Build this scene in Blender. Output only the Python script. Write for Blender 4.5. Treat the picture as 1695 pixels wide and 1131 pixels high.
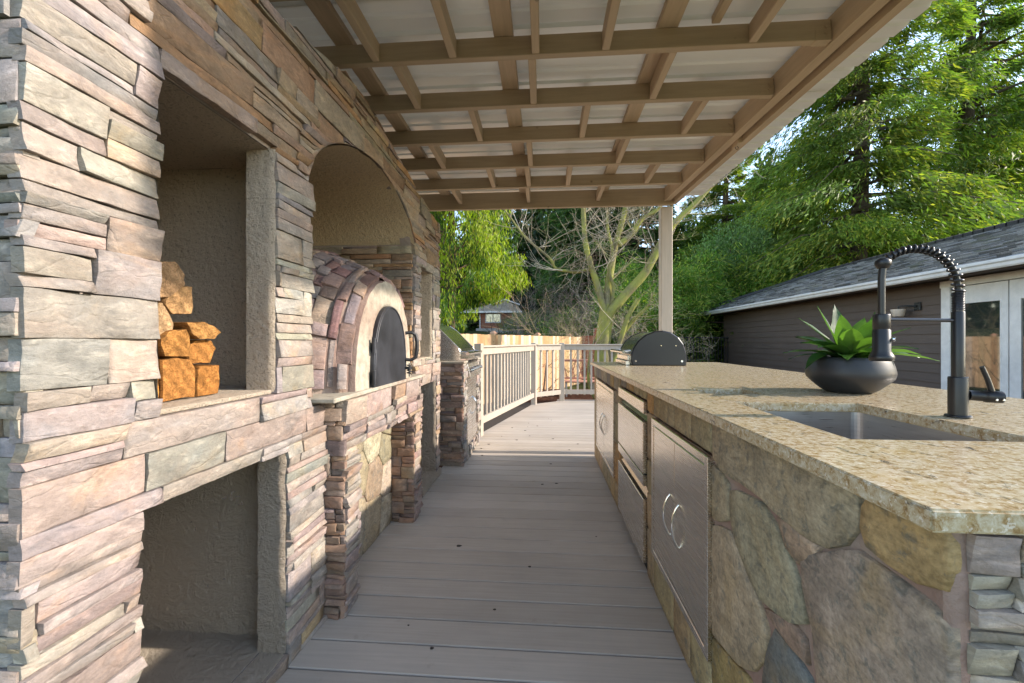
import bpy, math, random
import numpy as np
from mathutils import Vector, Matrix, noise
R = math.radians
for o in list(bpy.data.objects): bpy.data.objects.remove(o)
SC = bpy.context.scene
COL = SC.collection
rnd = random.Random(7)
# ------------------------------------------------------------------ camera, sky, sun, exposure
cam_d = bpy.data.cameras.new('camera'); cam = bpy.data.objects.new('camera', cam_d); COL.objects.link(cam)
cam.location = (0, 0, 1.15); cam.rotation_euler = (R(90), 0, R(4.29))
cam_d.sensor_width = 36; cam_d.lens = 14.867; cam_d.clip_start = 0.02; cam_d.clip_end = 1500
SC.camera = cam
SUN = Vector((0.90, 0.03, 0.44)).normalized()
EL = math.asin(SUN.z); AZ = math.atan2(SUN.x, SUN.y)
world = bpy.data.worlds.new("World"); SC.world = world; world.use_nodes = True
wn = world.node_tree; wn.nodes.clear()
sky = wn.nodes.new('ShaderNodeTexSky'); sky.sky_type = 'NISHITA'; sky.sun_disc = False
sky.sun_elevation = EL; sky.sun_rotation = AZ; sky.air_density = 1.0; sky.dust_density = 0.4; sky.ozone_density = 1.4
bg = wn.nodes.new('ShaderNodeBackground'); bg.inputs['Strength'].default_value = 0.15
wo = wn.nodes.new('ShaderNodeOutputWorld')
wn.links.new(sky.outputs[0], bg.inputs['Color']); wn.links.new(bg.outputs[0], wo.inputs['Surface'])
sd = bpy.data.lights.new('sun', 'SUN'); sd.energy = 2.0; sd.angle = R(1.2); sd.color = (1.0, 0.95, 0.89)
sun = bpy.data.objects.new('sun', sd); COL.objects.link(sun); sun.rotation_euler = SUN.to_track_quat('Z', 'Y').to_euler()
sun.location = (20, 3, 12)
SC.view_settings.view_transform = 'Standard'; SC.view_settings.look = 'None'
SC.view_settings.use_white_balance = True; SC.view_settings.white_balance_temperature = 7350; SC.view_settings.white_balance_tint = 12
SC.view_settings.exposure = 1.95; SC.view_settings.gamma = 1.0; SC.view_settings.use_curve_mapping = False
SC.cycles.max_bounces = 10; SC.cycles.diffuse_bounces = 8; SC.cycles.glossy_bounces = 4; SC.cycles.transparent_max_bounces = 8
SC.cycles.use_denoising = True
# ------------------------------------------------------------------ mesh helpers
class MB:
    def __init__(s): s.v = []; s.f = []; s.t = []; s.sm = []
    def add(s, vs, fs, tint=(0.5, 0.5, 0.5), smooth=False):
        b = len(s.v); s.v += [tuple(p) for p in vs]; s.t += [tint] * len(vs)
        s.f += [tuple(i + b for i in f) for f in fs]; s.sm += [smooth] * len(fs)
    def box(s, x0, x1, y0, y1, z0, z1, c=0.0, tint=(0.5, 0.5, 0.5), M=None):
        if x0 > x1: x0, x1 = x1, x0
        if y0 > y1: y0, y1 = y1, y0
        if z0 > z1: z0, z1 = z1, z0
        if c <= 0:
            vs = [(x, y, z) for x in (x0, x1) for y in (y0, y1) for z in (z0, z1)]
            fs = [(0, 1, 3, 2), (4, 6, 7, 5), (0, 4, 5, 1), (2, 3, 7, 6), (0, 2, 6, 4), (1, 5, 7, 3)]
        else:
            c = min(c, (x1 - x0) * .45, (y1 - y0) * .45, (z1 - z0) * .45)
            vs = []; idx = {}
            for i in (0, 1):
                for j in (0, 1):
                    for k in (0, 1):
                        X, Y, Z = (x0, x1)[i], (y0, y1)[j], (z0, z1)[k]
                        sx, sy, sz = (c, -c)[i], (c, -c)[j], (c, -c)[k]
                        idx[i, j, k, 0] = len(vs); vs.append((X, Y + sy, Z + sz))
                        idx[i, j, k, 1] = len(vs); vs.append((X + sx, Y, Z + sz))
                        idx[i, j, k, 2] = len(vs); vs.append((X + sx, Y + sy, Z))
            fs = []
            g = lambda i, j, k, a: idx[i, j, k, a]
            for i in (0, 1):
                q = (g(i, 0, 0, 0), g(i, 1, 0, 0), g(i, 1, 1, 0), g(i, 0, 1, 0)); fs.append(q if i else q[::-1])
                q = (g(0, i, 0, 1), g(0, i, 1, 1), g(1, i, 1, 1), g(1, i, 0, 1)); fs.append(q if i else q[::-1])
                q = (g(0, 0, i, 2), g(1, 0, i, 2), g(1, 1, i, 2), g(0, 1, i, 2)); fs.append(q if i else q[::-1])
            for a in (0, 1):
                for b in (0, 1):
                    e = a != b
                    q = (g(0, a, b, 1), g(1, a, b, 1), g(1, a, b, 2), g(0, a, b, 2)); fs.append(q[::-1] if e else q) if 0 else fs.append(q)
                    q = (g(a, 0, b, 0), g(a, 1, b, 0), g(a, 1, b, 2), g(a, 0, b, 2)); fs.append(q)
                    q = (g(a, b, 0, 0), g(a, b, 1, 0), g(a, b, 1, 1), g(a, b, 0, 1)); fs.append(q)
            for i in (0, 1):
                for j in (0, 1):
                    for k in (0, 1): fs.append((g(i, j, k, 0), g(i, j, k, 1), g(i, j, k, 2)))
            cen = Vector(((x0 + x1) / 2, (y0 + y1) / 2, (z0 + z1) / 2)); out = []
            for f in fs:
                p = [Vector(vs[n]) for n in f]; nn = (p[1] - p[0]).cross(p[2] - p[0])
                m = sum(p, Vector()) / len(p) - cen
                out.append(f if nn.dot(m) > 0 else f[::-1])
            fs = out
        if M is not None: vs = [tuple(M @ Vector(p)) for p in vs]
        s.add(vs, fs, tint); return s
    def tube(s, P, r, n=8, cap=True, tint=(0.5, 0.5, 0.5), smooth=True):
        P = [Vector(p) for p in P]; rs = r if isinstance(r, (list, tuple)) else [r] * len(P)
        vs = []; fs = []; up = None
        for i, p in enumerate(P):
            d = (P[min(i + 1, len(P) - 1)] - P[max(i - 1, 0)]).normalized()
            if up is None: up = Vector((0, 0, 1)) if abs(d.z) < .9 else Vector((1, 0, 0))
            a = d.cross(up).normalized(); up = a.cross(d).normalized(); b = up
            for k in range(n):
                t = 2 * math.pi * k / n; vs.append(p + (a * math.cos(t) + b * math.sin(t)) * rs[i])
        for i in range(len(P) - 1):
            for k in range(n):
                fs.append((i * n + k, i * n + (k + 1) % n, (i + 1) * n + (k + 1) % n, (i + 1) * n + k))
        s.add(vs, fs, tint, smooth)
        if cap:
            s.add(vs[:n][::-1], [tuple(range(n))], tint); s.add(vs[-n:], [tuple(range(n))], tint)
        return s
    def lathe(s, prof, cx, cy, n=32, tint=(0.5, 0.5, 0.5), smooth=True):
        vs = []; fs = []
        for (r_, z) in prof:
            for k in range(n):
                t = 2 * math.pi * k / n; vs.append((cx + r_ * math.cos(t), cy + r_ * math.sin(t), z))
        for i in range(len(prof) - 1):
            for k in range(n): fs.append((i * n + k, i * n + (k + 1) % n, (i + 1) * n + (k + 1) % n, (i + 1) * n + k))
        s.add(vs, fs, tint, smooth); return s
    def prism(s, poly, a0, a1, axis='x', tint=(0.5, 0.5, 0.5), c=0.0):
        # poly: list of 2D points; extruded from a0 to a1 along axis
        mk = {'x': lambda p, a: (a, p[0], p[1]), 'y': lambda p, a: (p[0], a, p[1]), 'z': lambda p, a: (p[0], p[1], a)}[axis]
        n = len(poly); cx = sum(p[0] for p in poly) / n; cy = sum(p[1] for p in poly) / n
        def inset(q, d):
            out = []
            for p in q:
                L = math.hypot(p[0] - cx, p[1] - cy) + 1e-9; k = max(0, 1 - d / L); out.append((cx + (p[0] - cx) * k, cy + (p[1] - cy) * k))
            return out
        ar = sum(poly[i][0] * poly[(i + 1) % n][1] - poly[(i + 1) % n][0] * poly[i][1] for i in range(n))
        if ar < 0: poly = poly[::-1]
        if axis == 'y': poly = poly[::-1]
        lo, hi = min(a0, a1), max(a0, a1)
        rings = [(poly, lo), (poly, hi)] if c <= 0 else [(inset(poly, c), lo), (poly, lo + c), (poly, hi - c), (inset(poly, c), hi)]
        vs = []; fs = []
        for q, a in rings: vs += [mk(p, a) for p in q]
        for i in range(len(rings) - 1):
            for k in range(n): fs.append((i * n + k, i * n + (k + 1) % n, (i + 1) * n + (k + 1) % n, (i + 1) * n + k))
        fs.append(tuple(range(n))[::-1]); m = (len(rings) - 1) * n; fs.append(tuple(range(m, m + n)))
        s.add(vs, fs, tint); return s
    def mesh(s, name):
        me = bpy.data.meshes.new(name); me.from_pydata(s.v, [], s.f)
        me.polygons.foreach_set('use_smooth', s.sm)
        at = me.color_attributes.new('tint', 'FLOAT_COLOR', 'POINT')
        at.data.foreach_set('color', np.c_[np.array(s.t, dtype=np.float32), np.ones(len(s.t), dtype=np.float32)].ravel())
        me.update(); return me
    def build(s, name, mat, parent=None, kind=None):
        return place(name, s.mesh(name), mat, parent, kind)
def place(name, me, mat, parent=None, kind=None):
    o = bpy.data.objects.new(name, me); COL.objects.link(o)
    if mat is not None and not me.materials: me.materials.append(mat)
    adopt(o, parent)
    if kind: o['kind'] = kind
    return o
ROOTLOC = {}
def adopt(o, parent):
    if parent is not None:
        o.parent = parent
        L = ROOTLOC.get(parent.name)
        if L: o.matrix_parent_inverse = Matrix.Translation(-Vector(L))
def thing(name, label, cat, loc=(0, 0, 0), group=None):
    o = bpy.data.objects.new(name, None); COL.objects.link(o); o.location = loc; ROOTLOC[o.name] = loc
    o.empty_display_size = .1; o['label'] = label; o['category'] = cat
    if group: o['group'] = group
    return o
def tag(o, label, cat, group=None):
    o['label'] = label; o['category'] = cat
    if group: o['group'] = group
    return o
def fastmesh(name, V, F4, tint=None, smooth=False):
    me = bpy.data.meshes.new(name); nv = len(V); nf = len(F4)
    me.vertices.add(nv); me.vertices.foreach_set('co', np.asarray(V, dtype=np.float32).ravel())
    k = F4.shape[1]
    me.loops.add(nf * k); me.loops.foreach_set('vertex_index', np.asarray(F4, dtype=np.int32).ravel())
    me.polygons.add(nf); me.polygons.foreach_set('loop_start', np.arange(0, nf * k, k, dtype=np.int32))
    me.polygons.foreach_set('loop_total', np.full(nf, k, dtype=np.int32))
    me.update(calc_edges=True)
    if smooth: me.polygons.foreach_set('use_smooth', np.ones(nf, dtype=bool))
    if tint is not None:
        at = me.color_attributes.new('tint', 'FLOAT_COLOR', 'POINT')
        at.data.foreach_set('color', np.c_[tint, np.ones(nv)].astype(np.float32).ravel())
    return me
# ------------------------------------------------------------------ materials
class NT:
    def __init__(s, name):
        s.m = bpy.data.materials.new(name); s.m.use_nodes = True; s.t = s.m.node_tree; s.t.nodes.clear()
        s.out = s.n('ShaderNodeOutputMaterial'); s.b = s.n('ShaderNodeBsdfPrincipled'); s.l(s.b.outputs[0], s.out.inputs[0])
    def n(s, ty, **k):
        x = s.t.nodes.new(ty)
        for a, b in k.items():
            if a in x.inputs.keys() if not hasattr(x, a) else False: x.inputs[a].default_value = b
            else: setattr(x, a, b)
        return x
    def l(s, a, b): s.t.links.new(a, b)
    def coord(s, scale=(1, 1, 1), off=None):
        c = s.n('ShaderNodeTexCoord'); m = s.n('ShaderNodeMapping'); m.inputs['Scale'].default_value = scale
        s.l(c.outputs['Object'], m.inputs[0])
        if off is not None: s.l(off, m.inputs['Location'])
        return m.outputs[0]
    def noise(s, vec, scale, detail=6, rough=.55, dist=0, kind='FBM'):
        x = s.n('ShaderNodeTexNoise'); x.inputs['Scale'].default_value = scale; x.inputs['Detail'].default_value = detail
        x.inputs['Roughness'].default_value = rough; x.inputs['Distortion'].default_value = dist
        s.l(vec, x.inputs['Vector']); return x.outputs['Fac']
    def ramp(s, fac, pts, interp='LINEAR'):
        r = s.n('ShaderNodeValToRGB'); r.color_ramp.interpolation = interp
        e = r.color_ramp.elements
        while len(e) > 1: e.remove(e[-1])
        for i, (p, c) in enumerate(pts):
            q = e[0] if i == 0 else e.new(p)
            q.position = p; q.color = (c, c, c, 1) if isinstance(c, (int, float)) else (*c, 1)
        s.l(fac, r.inputs[0]); return r.outputs[0]
    def mix(s, a, b, fac, mode='MIX'):
        x = s.n('ShaderNodeMix'); x.data_type = 'RGBA'; x.blend_type = mode
        for v, i in ((fac, 0), (a, 6), (b, 7)):
            if isinstance(v, (int, float)): x.inputs[i].default_value = v if i == 0 else (v, v, v, 1)
            elif isinstance(v, tuple): x.inputs[i].default_value = (*v, 1)
            else: s.l(v, x.inputs[i])
        return x.outputs[2]
    def math(s, a, b, op='MULTIPLY'):
        x = s.n('ShaderNodeMath'); x.operation = op
        for v, i in ((a, 0), (b, 1)):
            if isinstance(v, (int, float)): x.inputs[i].default_value = v
            else: s.l(v, x.inputs[i])
        return x.outputs[0]
    def attr(s):
        a = s.n('ShaderNodeAttribute'); a.attribute_name = 'tint'; return a
    def bump(s, h, strength=.5, dist=.01, prev=None):
        b = s.n('ShaderNodeBump'); b.inputs['Strength'].default_value = strength; b.inputs['Distance'].default_value = dist
        s.l(h, b.inputs['Height'])
        if prev is not None: s.l(prev, b.inputs['Normal'])
        return b.outputs[0]
    def fin(s, col=None, rough=.6, metal=0, normal=None, spec=None):
        if col is not None:
            if isinstance(col, tuple): s.b.inputs['Base Color'].default_value = (*col, 1)
            else: s.l(col, s.b.inputs['Base Color'])
        if isinstance(rough, (int, float)): s.b.inputs['Roughness'].default_value = rough
        else: s.l(rough, s.b.inputs['Roughness'])
        s.b.inputs['Metallic'].default_value = metal
        if spec is not None: s.b.inputs['Specular IOR Level'].default_value = spec
        if normal is not None: s.l(normal, s.b.inputs['Normal'])
        return s.m
def stone_material(name, stretch=(7, 7, 26), dust=.45):
    t = NT(name); a = t.attr()
    sc = t.n('ShaderNodeVectorMath'); sc.operation = 'SCALE'; sc.inputs[3].default_value = 37.0; t.l(a.outputs['Color'], sc.inputs[0])
    v = t.coord(stretch, sc.outputs[0]); v1 = t.coord((1, 1, 1), sc.outputs[0])
    n1 = t.noise(v, 1.0, 9, .62, .6); n2 = t.noise(v1, 9, 6, .6, .3); n3 = t.noise(v1, 4.5, 5, .6, .5); n4 = t.noise(v1, 85, 8, .75)
    c = t.mix(a.outputs['Color'], t.ramp(n1, [(0.25, .70), (0.5, 1.0), (0.75, 1.22)]), 1.0, 'MULTIPLY')
    def blot(c, scale, lo, hi, amt, col, stretched=False):
        m_ = t.ramp(t.noise(t.coord((1.6, 1.6, 4) if stretched else (1, 1, 1.6), sc.outputs[0]), scale, 6, .62, .7), [(lo, 0.0), (hi, amt)])
        return t.mix(c, t.mix(c, col, 1.0, 'MULTIPLY'), m_)
    c = blot(c, 6.0, .52, .66, .7, (.90, .97, 1.04)); c = blot(c, 5.0, .50, .66, .5, (1.12, .95, .87)); c = blot(c, 3.8, .54, .68, .55, (1.22, 1.0, .72))
    c = blot(c, 7.0, .54, .68, .8, (.66, .68, .70), True); c = blot(c, 9.0, .53, .66, .8, (1.42, 1.40, 1.36), True); c = blot(c, 17.0, .55, .68, .7, (1.35, 1.33, 1.30), True)
    c = t.mix(c, t.ramp(n4, [(.3, .84), (.6, 1.05)]), 1.0, 'MULTIPLY')
    n5 = t.noise(v, 5.0, 7, .7, .4); h = t.math(t.math(n1, 1.0), t.math(t.math(n4, .34), t.math(n5, .35), 'ADD'), 'ADD')
    crk = t.n('ShaderNodeTexVoronoi'); crk.feature = 'DISTANCE_TO_EDGE'; crk.inputs['Scale'].default_value = .55
    wv = t.n('ShaderNodeVectorMath'); wv.operation = 'ADD'; t.l(v, wv.inputs[0])
    wn_ = t.n('ShaderNodeTexNoise'); wn_.inputs['Scale'].default_value = 1.2; t.l(v, wn_.inputs['Vector']); t.l(wn_.outputs['Color'], wv.inputs[1])
    t.l(wv.outputs[0], crk.inputs['Vector'])
    cr = t.ramp(crk.outputs['Distance'], [(0.0, 0.0), (.03, 1.0)])
    b = t.bump(h, .75, .010); b = t.bump(cr, .28, .006, b)
    return t.fin(c, .82, 0, b, .25)
M = {}
M['stone'] = stone_material('ledger stone', (9, 9, 19))
def mk():
    t = NT('mortar'); v = t.coord(); n = t.noise(v, 22, 8, .7); g = t.noise(v, 3, 4)
    c = t.mix((0.33, 0.28, 0.245), (0.32, 0.20, 0.16), t.ramp(g, [(.5, 0.0), (.7, .6)]))
    M['mortar'] = t.fin(c, .95, 0, t.bump(n, .9, .012), .1)
    t = NT('rose mortar'); v = t.coord(); n = t.noise(v, 22, 8, .7); g = t.noise(v, 5, 4)
    c = t.mix((0.30, 0.20, 0.165), (0.36, 0.295, 0.25), t.ramp(g, [(.42, 0.0), (.62, .85)]))
    M['rose'] = t.fin(c, .95, 0, t.bump(n, .9, .012), .1)
    t = NT('pale mortar'); v = t.coord(); n = t.noise(v, 14, 8, .65); g = t.noise(v, 3.5, 5)
    c = t.mix((0.37, 0.335, 0.275), (0.28, 0.205, 0.165), t.ramp(g, [(.46, 0.0), (.66, .8)])); c = t.mix(c, t.ramp(t.noise(v, 26, 7, .7), [(.35, .75), (.6, 1.1)]), 1.0, 'MULTIPLY')
    M['cream'] = t.fin(c, .9, 0, t.bump(n, .6, .010), .15)
    t = NT('stucco'); v = t.coord(); n = t.noise(v, 42, 6, .75); n2 = t.noise(v, 9, 5, .6, .8); g = t.noise(v, 2.2, 4); pit_shade = t.noise(v, 110, 2, .5)
    c = t.mix((0.56, 0.46, 0.36), (0.66, 0.56, 0.445), g)
    c = t.mix(c, (0.26, 0.215, 0.17), t.ramp(pit_shade, [(.32, .55), (.40, 0.0)]))  # dark specks put the shade of small pits into the colour, no relief
    h = t.math(t.ramp(n, [(.35, 0), (.65, 1)]), t.math(n2, 1.6), 'ADD')
    M['stucco'] = t.fin(c, .95, 0, t.bump(h, .9, .014), .1)
    t = NT('rough stucco'); v = t.coord(); n = t.noise(v, 60, 6, .8); n2 = t.noise(v, 12, 6, .7, 1.5); g = t.noise(v, 2.2, 4)
    c = t.mix((0.70, 0.585, 0.465), (0.80, 0.69, 0.56), g)
    h = t.math(t.ramp(n, [(.35, 0), (.6, 1)]), t.math(t.ramp(n2, [(.4, 0), (.6, 1)]), 1.4), 'ADD')
    M['stucco2'] = t.fin(c, .95, 0, t.bump(h, 1.0, .030), .1)
    # granite
    t = NT('granite'); v = t.coord((1, 1.0, 1)); vv = t.coord((1.0, .45, 1.0))
    a = t.noise(v, 70, 9, .72, .4); b = t.noise(vv, 14, 8, .65, 1.2); d = t.noise(v, 130, 4, .6); e = t.noise(vv, 32, 7, .7, .9)
    c = t.ramp(a, [(.28, (0.09, 0.065, 0.045)), (.40, (0.30, 0.19, 0.085)), (.50, (0.42, 0.34, 0.22)), (.62, (0.52, 0.465, 0.36)), (.75, (0.62, 0.58, 0.50))])
    c = t.mix(c, (0.42, 0.30, 0.13), t.ramp(b, [(.50, 0.0), (.68, .40)]))
    c = t.mix(c, (0.055, 0.045, 0.045), t.ramp(e, [(.33, .9), (.41, 0.0)]))
    c = t.mix(c, (0.72, 0.68, 0.60), t.ramp(d, [(.58, 0.0), (.66, .6)]))
    M['granite'] = t.fin(c, .22, 0, t.bump(a, .05, .002), .5)
    # flagstone
    t = NT('flagstone'); at = t.attr(); sc = t.n('ShaderNodeVectorMath'); sc.operation = 'SCALE'; sc.inputs[3].default_value = 37.0; t.l(at.outputs['Color'], sc.inputs[0])
    v = t.coord((1, 1, 1), sc.outputs[0]); n1 = t.noise(v, 7, 9, .68, .7); n2 = t.noise(v, 30, 6, .7, .5); n3 = t.noise(v, 3.2, 5, .6, .8); n4 = t.noise(v, 110, 4, .6)
    c = t.mix(at.outputs['Color'], t.ramp(n1, [(.3, .60), (.5, 1.0), (.7, 1.35)]), 1.0, 'MULTIPLY')
    c = t.mix(c, (0.36, 0.245, 0.11), t.ramp(n3, [(.50, 0.0), (.68, .55)]))
    c = t.mix(c, (0.13, 0.135, 0.12), t.ramp(n2, [(.36, .65), (.47, 0.0)]))
    c = t.mix(c, t.ramp(n4, [(.35, .8), (.6, 1.1)]), 1.0, 'MULTIPLY')
    n6 = t.noise(t.coord((14, 14, 40), sc.outputs[0]), 1.6, 9, .7, .8); c = t.mix(c, t.ramp(n6, [(.35, .78), (.6, 1.12)]), 1.0, 'MULTIPLY')
    h = t.math(t.math(n1, t.math(n2, .4), 'ADD'), t.math(n6, .6), 'ADD')
    M['flag'] = t.fin(c, .72, 0, t.bump(h, .9, .010), .3)
    # deck composite
    t = NT('deck board'); at = t.attr(); v = t.coord((1.2, 30, 30)); n = t.noise(v, 2.5, 6, .6); v2 = t.coord(); g = t.noise(v2, 1.3, 5, .6); p = t.noise(v2, 9, 4, .6)
    c = t.mix(at.outputs['Color'], t.ramp(n, [(.3, .90), (.7, 1.07)]), 1.0, 'MULTIPLY')
    c = t.mix(c, t.ramp(g, [(.35, .88), (.65, 1.05)]), 1.0, 'MULTIPLY')
    c = t.mix(c, (0.16, 0.12, 0.08), t.ramp(p, [(.66, 0.0), (.78, .35)]))
    M['deck'] = t.fin(c, .62, 0, t.bump(n, .35, .002), .35)
    # painted timber
    def paint(key, col, rough=.55, stretch=(1.5, 22, 22), knots=True):
        t = NT(key); v = t.coord(stretch); n = t.noise(v, 2.0, 7, .65, .4); g = t.noise(t.coord(), 2.2, 4)
        c = t.mix(col, t.ramp(n, [(.3, .86), (.7, 1.06)]), 1.0, 'MULTIPLY'); c = t.mix(c, t.ramp(g, [(.3, .93), (.7, 1.05)]), 1.0, 'MULTIPLY')
        if knots:
            k = t.n('ShaderNodeTexVoronoi'); k.inputs['Scale'].default_value = 5.5; t.l(t.coord(), k.inputs['Vector'])
            c = t.mix(c, tuple(x * .35 for x in col), t.ramp(k.outputs['Distance'], [(.045, .7), (.075, 0.0)]))
        M[key] = t.fin(c, rough, 0, t.bump(n, .3, .003), .3)
    paint('beam_x', (0.46, 0.35, 0.24)); paint('beam_y', (0.52, 0.395, 0.275), .55, (22, 1.5, 22)); paint('beam_z', (0.52, 0.43, 0.35), .5, (22, 22, 1.5), False)
    paint('rail', (0.42, 0.365, 0.305), .5, (14, 14, 3), False)
    paint('siding', (0.115, 0.086, 0.072), .6, (20, 1.2, 30), False); paint('white', (0.72, 0.70, 0.68), .45, (3, 3, 3), False)
    paint('soffit', (0.07, 0.052, 0.045), .7, (8, 8, 8), False)
    # roof panel
    t = NT('roof panel'); v = t.coord((1, 3, 1)); g = t.noise(v, 1.4, 4, .5)
    pm = t.fin(t.mix((0.76, 0.74, 0.69), (0.84, 0.82, 0.77), g), .30, .15, None, .5)
    tr = t.n('ShaderNodeBsdfTranslucent'); tr.inputs[0].default_value = (.86, .85, .80, 1); mx = t.n('ShaderNodeMixShader'); mx.inputs[0].default_value = .15  # translucency added so sun through the panel brightens the underside
    t.l(t.b.outputs[0], mx.inputs[1]); t.l(tr.outputs[0], mx.inputs[2]); t.l(mx.outputs[0], t.out.inputs[0]); M['panel'] = pm
    # steel
    def steel(key, col, rough, stretch, dist=.0012):
        t = NT(key); v = t.coord(stretch); n = t.noise(v, 4.0, 5, .6); w = t.noise(t.coord(), 3.0, 2, .4)
        r = t.ramp(n, [(.3, rough * .75), (.7, rough * 1.3)])
        M[key] = t.fin(t.mix(col, t.ramp(n, [(.3, .88), (.7, 1.05)]), 1.0, 'MULTIPLY'), r, 1.0, t.bump(w, .10, .010, t.bump(n, .02, dist)))
    steel('steel', (0.80, 0.76, 0.71), .24, (40, 1.0, 90)); steel('sinksteel', (0.52, 0.51, 0.50), .34, (3, 3, 60)); steel('chrome', (0.80, 0.79, 0.78), .08, (3, 3, 3))
    steel('hood', (0.42, 0.40, 0.36), .20, (60, 1, 60))
    # blacks
    def plain(key, col, rough, metal=0, nz=0, spec=.5):
        t = NT(key); n = t.noise(t.coord(), 5, 6, .6)
        M[key] = t.fin(t.mix(col, t.ramp(n, [(.35, 1 - nz), (.65, 1 + nz)]), 1.0, 'MULTIPLY'), rough, metal, None, spec)
    plain('black', (0.012, 0.012, 0.013), .38, 0, .2); plain('blackmatte', (0.016, 0.016, 0.018), .5, 0, .3)
    plain('pot', (0.020, 0.021, 0.024), .46, 0, .25); plain('iron', (0.030, 0.032, 0.040), .48, .2, .5); plain('dark', (0.01, 0.01, 0.01), .8)
    plain('shade', (0.62, 0.52, 0.44), .4); plain('brownboard', (0.035, 0.026, 0.02), .8); plain('bench', (0.52, 0.24, 0.16), .6, 0, .2)
    plain('soil', (0.02, 0.014, 0.01), .9)
    # generic tinted wood (fence, firewood)
    t = NT('cedar'); at = t.attr(); v = t.coord((16, 16, 1.4)); n = t.noise(v, 2, 7, .65, .6); c = t.mix(at.outputs['Color'], t.ramp(n, [(.3, .72), (.7, 1.18)]), 1.0, 'MULTIPLY')
    k = t.n('ShaderNodeTexVoronoi'); k.inputs['Scale'].default_value = 3.5; t.l(t.coord(), k.inputs['Vector'])
    c = t.mix(c, (0.16, 0.07, 0.03), t.ramp(k.outputs['Distance'], [(.05, .8), (.09, 0.0)])); M['cedar'] = t.fin(c, .7, 0, t.bump(n, .3, .004), .2)
    t = NT('split wood'); at = t.attr(); v = t.coord((3, 30, 30)); n = t.noise(v, 3, 8, .7, .8); e = t.noise(t.coord(), 26, 7, .7)
    w = t.n('ShaderNodeTexWave'); w.wave_type = 'RINGS'; w.rings_direction = 'X'; w.inputs['Scale'].default_value = 9; w.inputs['Distortion'].default_value = 5; w.inputs['Detail'].default_value = 4
    t.l(t.coord((1, 1, 1)), w.inputs['Vector'])
    c = t.mix(at.outputs['Color'], t.ramp(n, [(.3, .5), (.7, 1.3)]), 1.0, 'MULTIPLY'); c = t.mix(c, t.ramp(w.outputs['Fac'], [(0, .78), (1, 1.1)]), 1.0, 'MULTIPLY')
    c = t.mix(c, t.ramp(e, [(.35, .7), (.6, 1.1)]), 1.0, 'MULTIPLY')
    M['log'] = t.fin(c, .8, 0, t.bump(t.math(n, e, 'ADD'), 1.0, .012), .15)
    t = NT('mulch'); v = t.coord(); n = t.noise(v, 28, 8, .75); c = t.ramp(n, [(.3, (0.02, 0.010, 0.007)), (.55, (0.085, 0.036, 0.022)), (.75, (0.18, 0.10, 0.065))])
    M['mulch'] = t.fin(c, .95, 0, t.bump(n, 1.0, .05), .1)
    t = NT('shingle'); at = t.attr(); v = t.coord(); n = t.noise(v, 60, 5, .7); g = t.noise(v, 2, 4); c = t.mix(at.outputs['Color'], t.ramp(n, [(.3, .6), (.7, 1.4)]), 1.0, 'MULTIPLY')
    c = t.mix(c, (0.10, 0.12, 0.04), t.ramp(g, [(.55, 0.0), (.72, .5)])); M['shingle'] = t.fin(c, .9, 0, t.bump(n, .6, .01), .2)
    t = NT('bark'); at = t.attr(); v = t.coord((6, 6, 2)); n = t.noise(v, 3, 7, .7, .6); g = t.noise(t.coord(), 2.4, 5, .6)
    c = t.mix(at.outputs['Color'], t.ramp(n, [(.3, .6), (.7, 1.3)]), 1.0, 'MULTIPLY'); c = t.mix(c, (0.30, 0.31, 0.07), t.ramp(g, [(.36, 0.0), (.56, .8)]))
    M['moss'] = t.fin(c, .9, 0, t.bump(n, .8, .02), .15)
    t = NT('dark bark'); at = t.attr(); n = t.noise(t.coord((6, 6, 2)), 3, 7, .7, .6); M['bark'] = t.fin(t.mix(at.outputs['Color'], t.ramp(n, [(.3, .6), (.7, 1.4)]), 1.0, 'MULTIPLY'), .9, 0, t.bump(n, .8, .02), .15)
    t = NT('twig'); at = t.attr(); M['twig'] = t.fin(at.outputs['Color'], .85, 0, None, .15)
    t = NT('brick'); br = t.n('ShaderNodeTexBrick'); br.inputs['Scale'].default_value = 5; br.inputs['Color1'].default_value = (.42, .12, .055, 1); br.inputs['Color2'].default_value = (.34, .09, .045, 1); br.inputs['Mortar'].default_value = (.3, .2, .15, 1)
    rot = t.n('ShaderNodeMapping'); rot.inputs['Rotation'].default_value = (R(90), 0, 0); tc = t.n('ShaderNodeTexCoord'); t.l(tc.outputs['Object'], rot.inputs[0]); t.l(rot.outputs[0], br.inputs['Vector'])
    M['brick'] = t.fin(br.outputs['Color'], .85, 0)
    def leaf(key, trans=.35, rough=.5):
        t = NT(key); at = t.attr(); t.fin(at.outputs['Color'], rough, 0, None, .35)
        tr = t.n('ShaderNodeBsdfTranslucent'); mx = t.n('ShaderNodeMixShader'); mx.inputs[0].default_value = trans
        c2 = t.mix(at.outputs['Color'], (1.0, 1.25, .45), 1.0, 'MULTIPLY')
        if key == 'potleaf': vn = t.noise(t.coord((9, 9, 9)), 3, 6, .65, .5); t.l(t.mix(at.outputs['Color'], t.ramp(vn, [(.35, .62), (.65, 1.25)]), 1.0, 'MULTIPLY'), t.b.inputs['Base Color'])
        t.l(c2, tr.inputs[0])
        t.l(t.b.outputs[0], mx.inputs[1]); t.l(tr.outputs[0], mx.inputs[2]); t.l(mx.outputs[0], t.out.inputs[0]); M[key] = t.m
    leaf('leaf', .5); leaf('potleaf', .45, .32)
    t = NT('window glass'); t.fin((0.03, 0.035, 0.03), .03, 0, None, .9); t.b.inputs['Coat Weight'].default_value = 1.0; t.b.inputs['Coat IOR'].default_value = 2.2; M['glass'] = t.m
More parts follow.
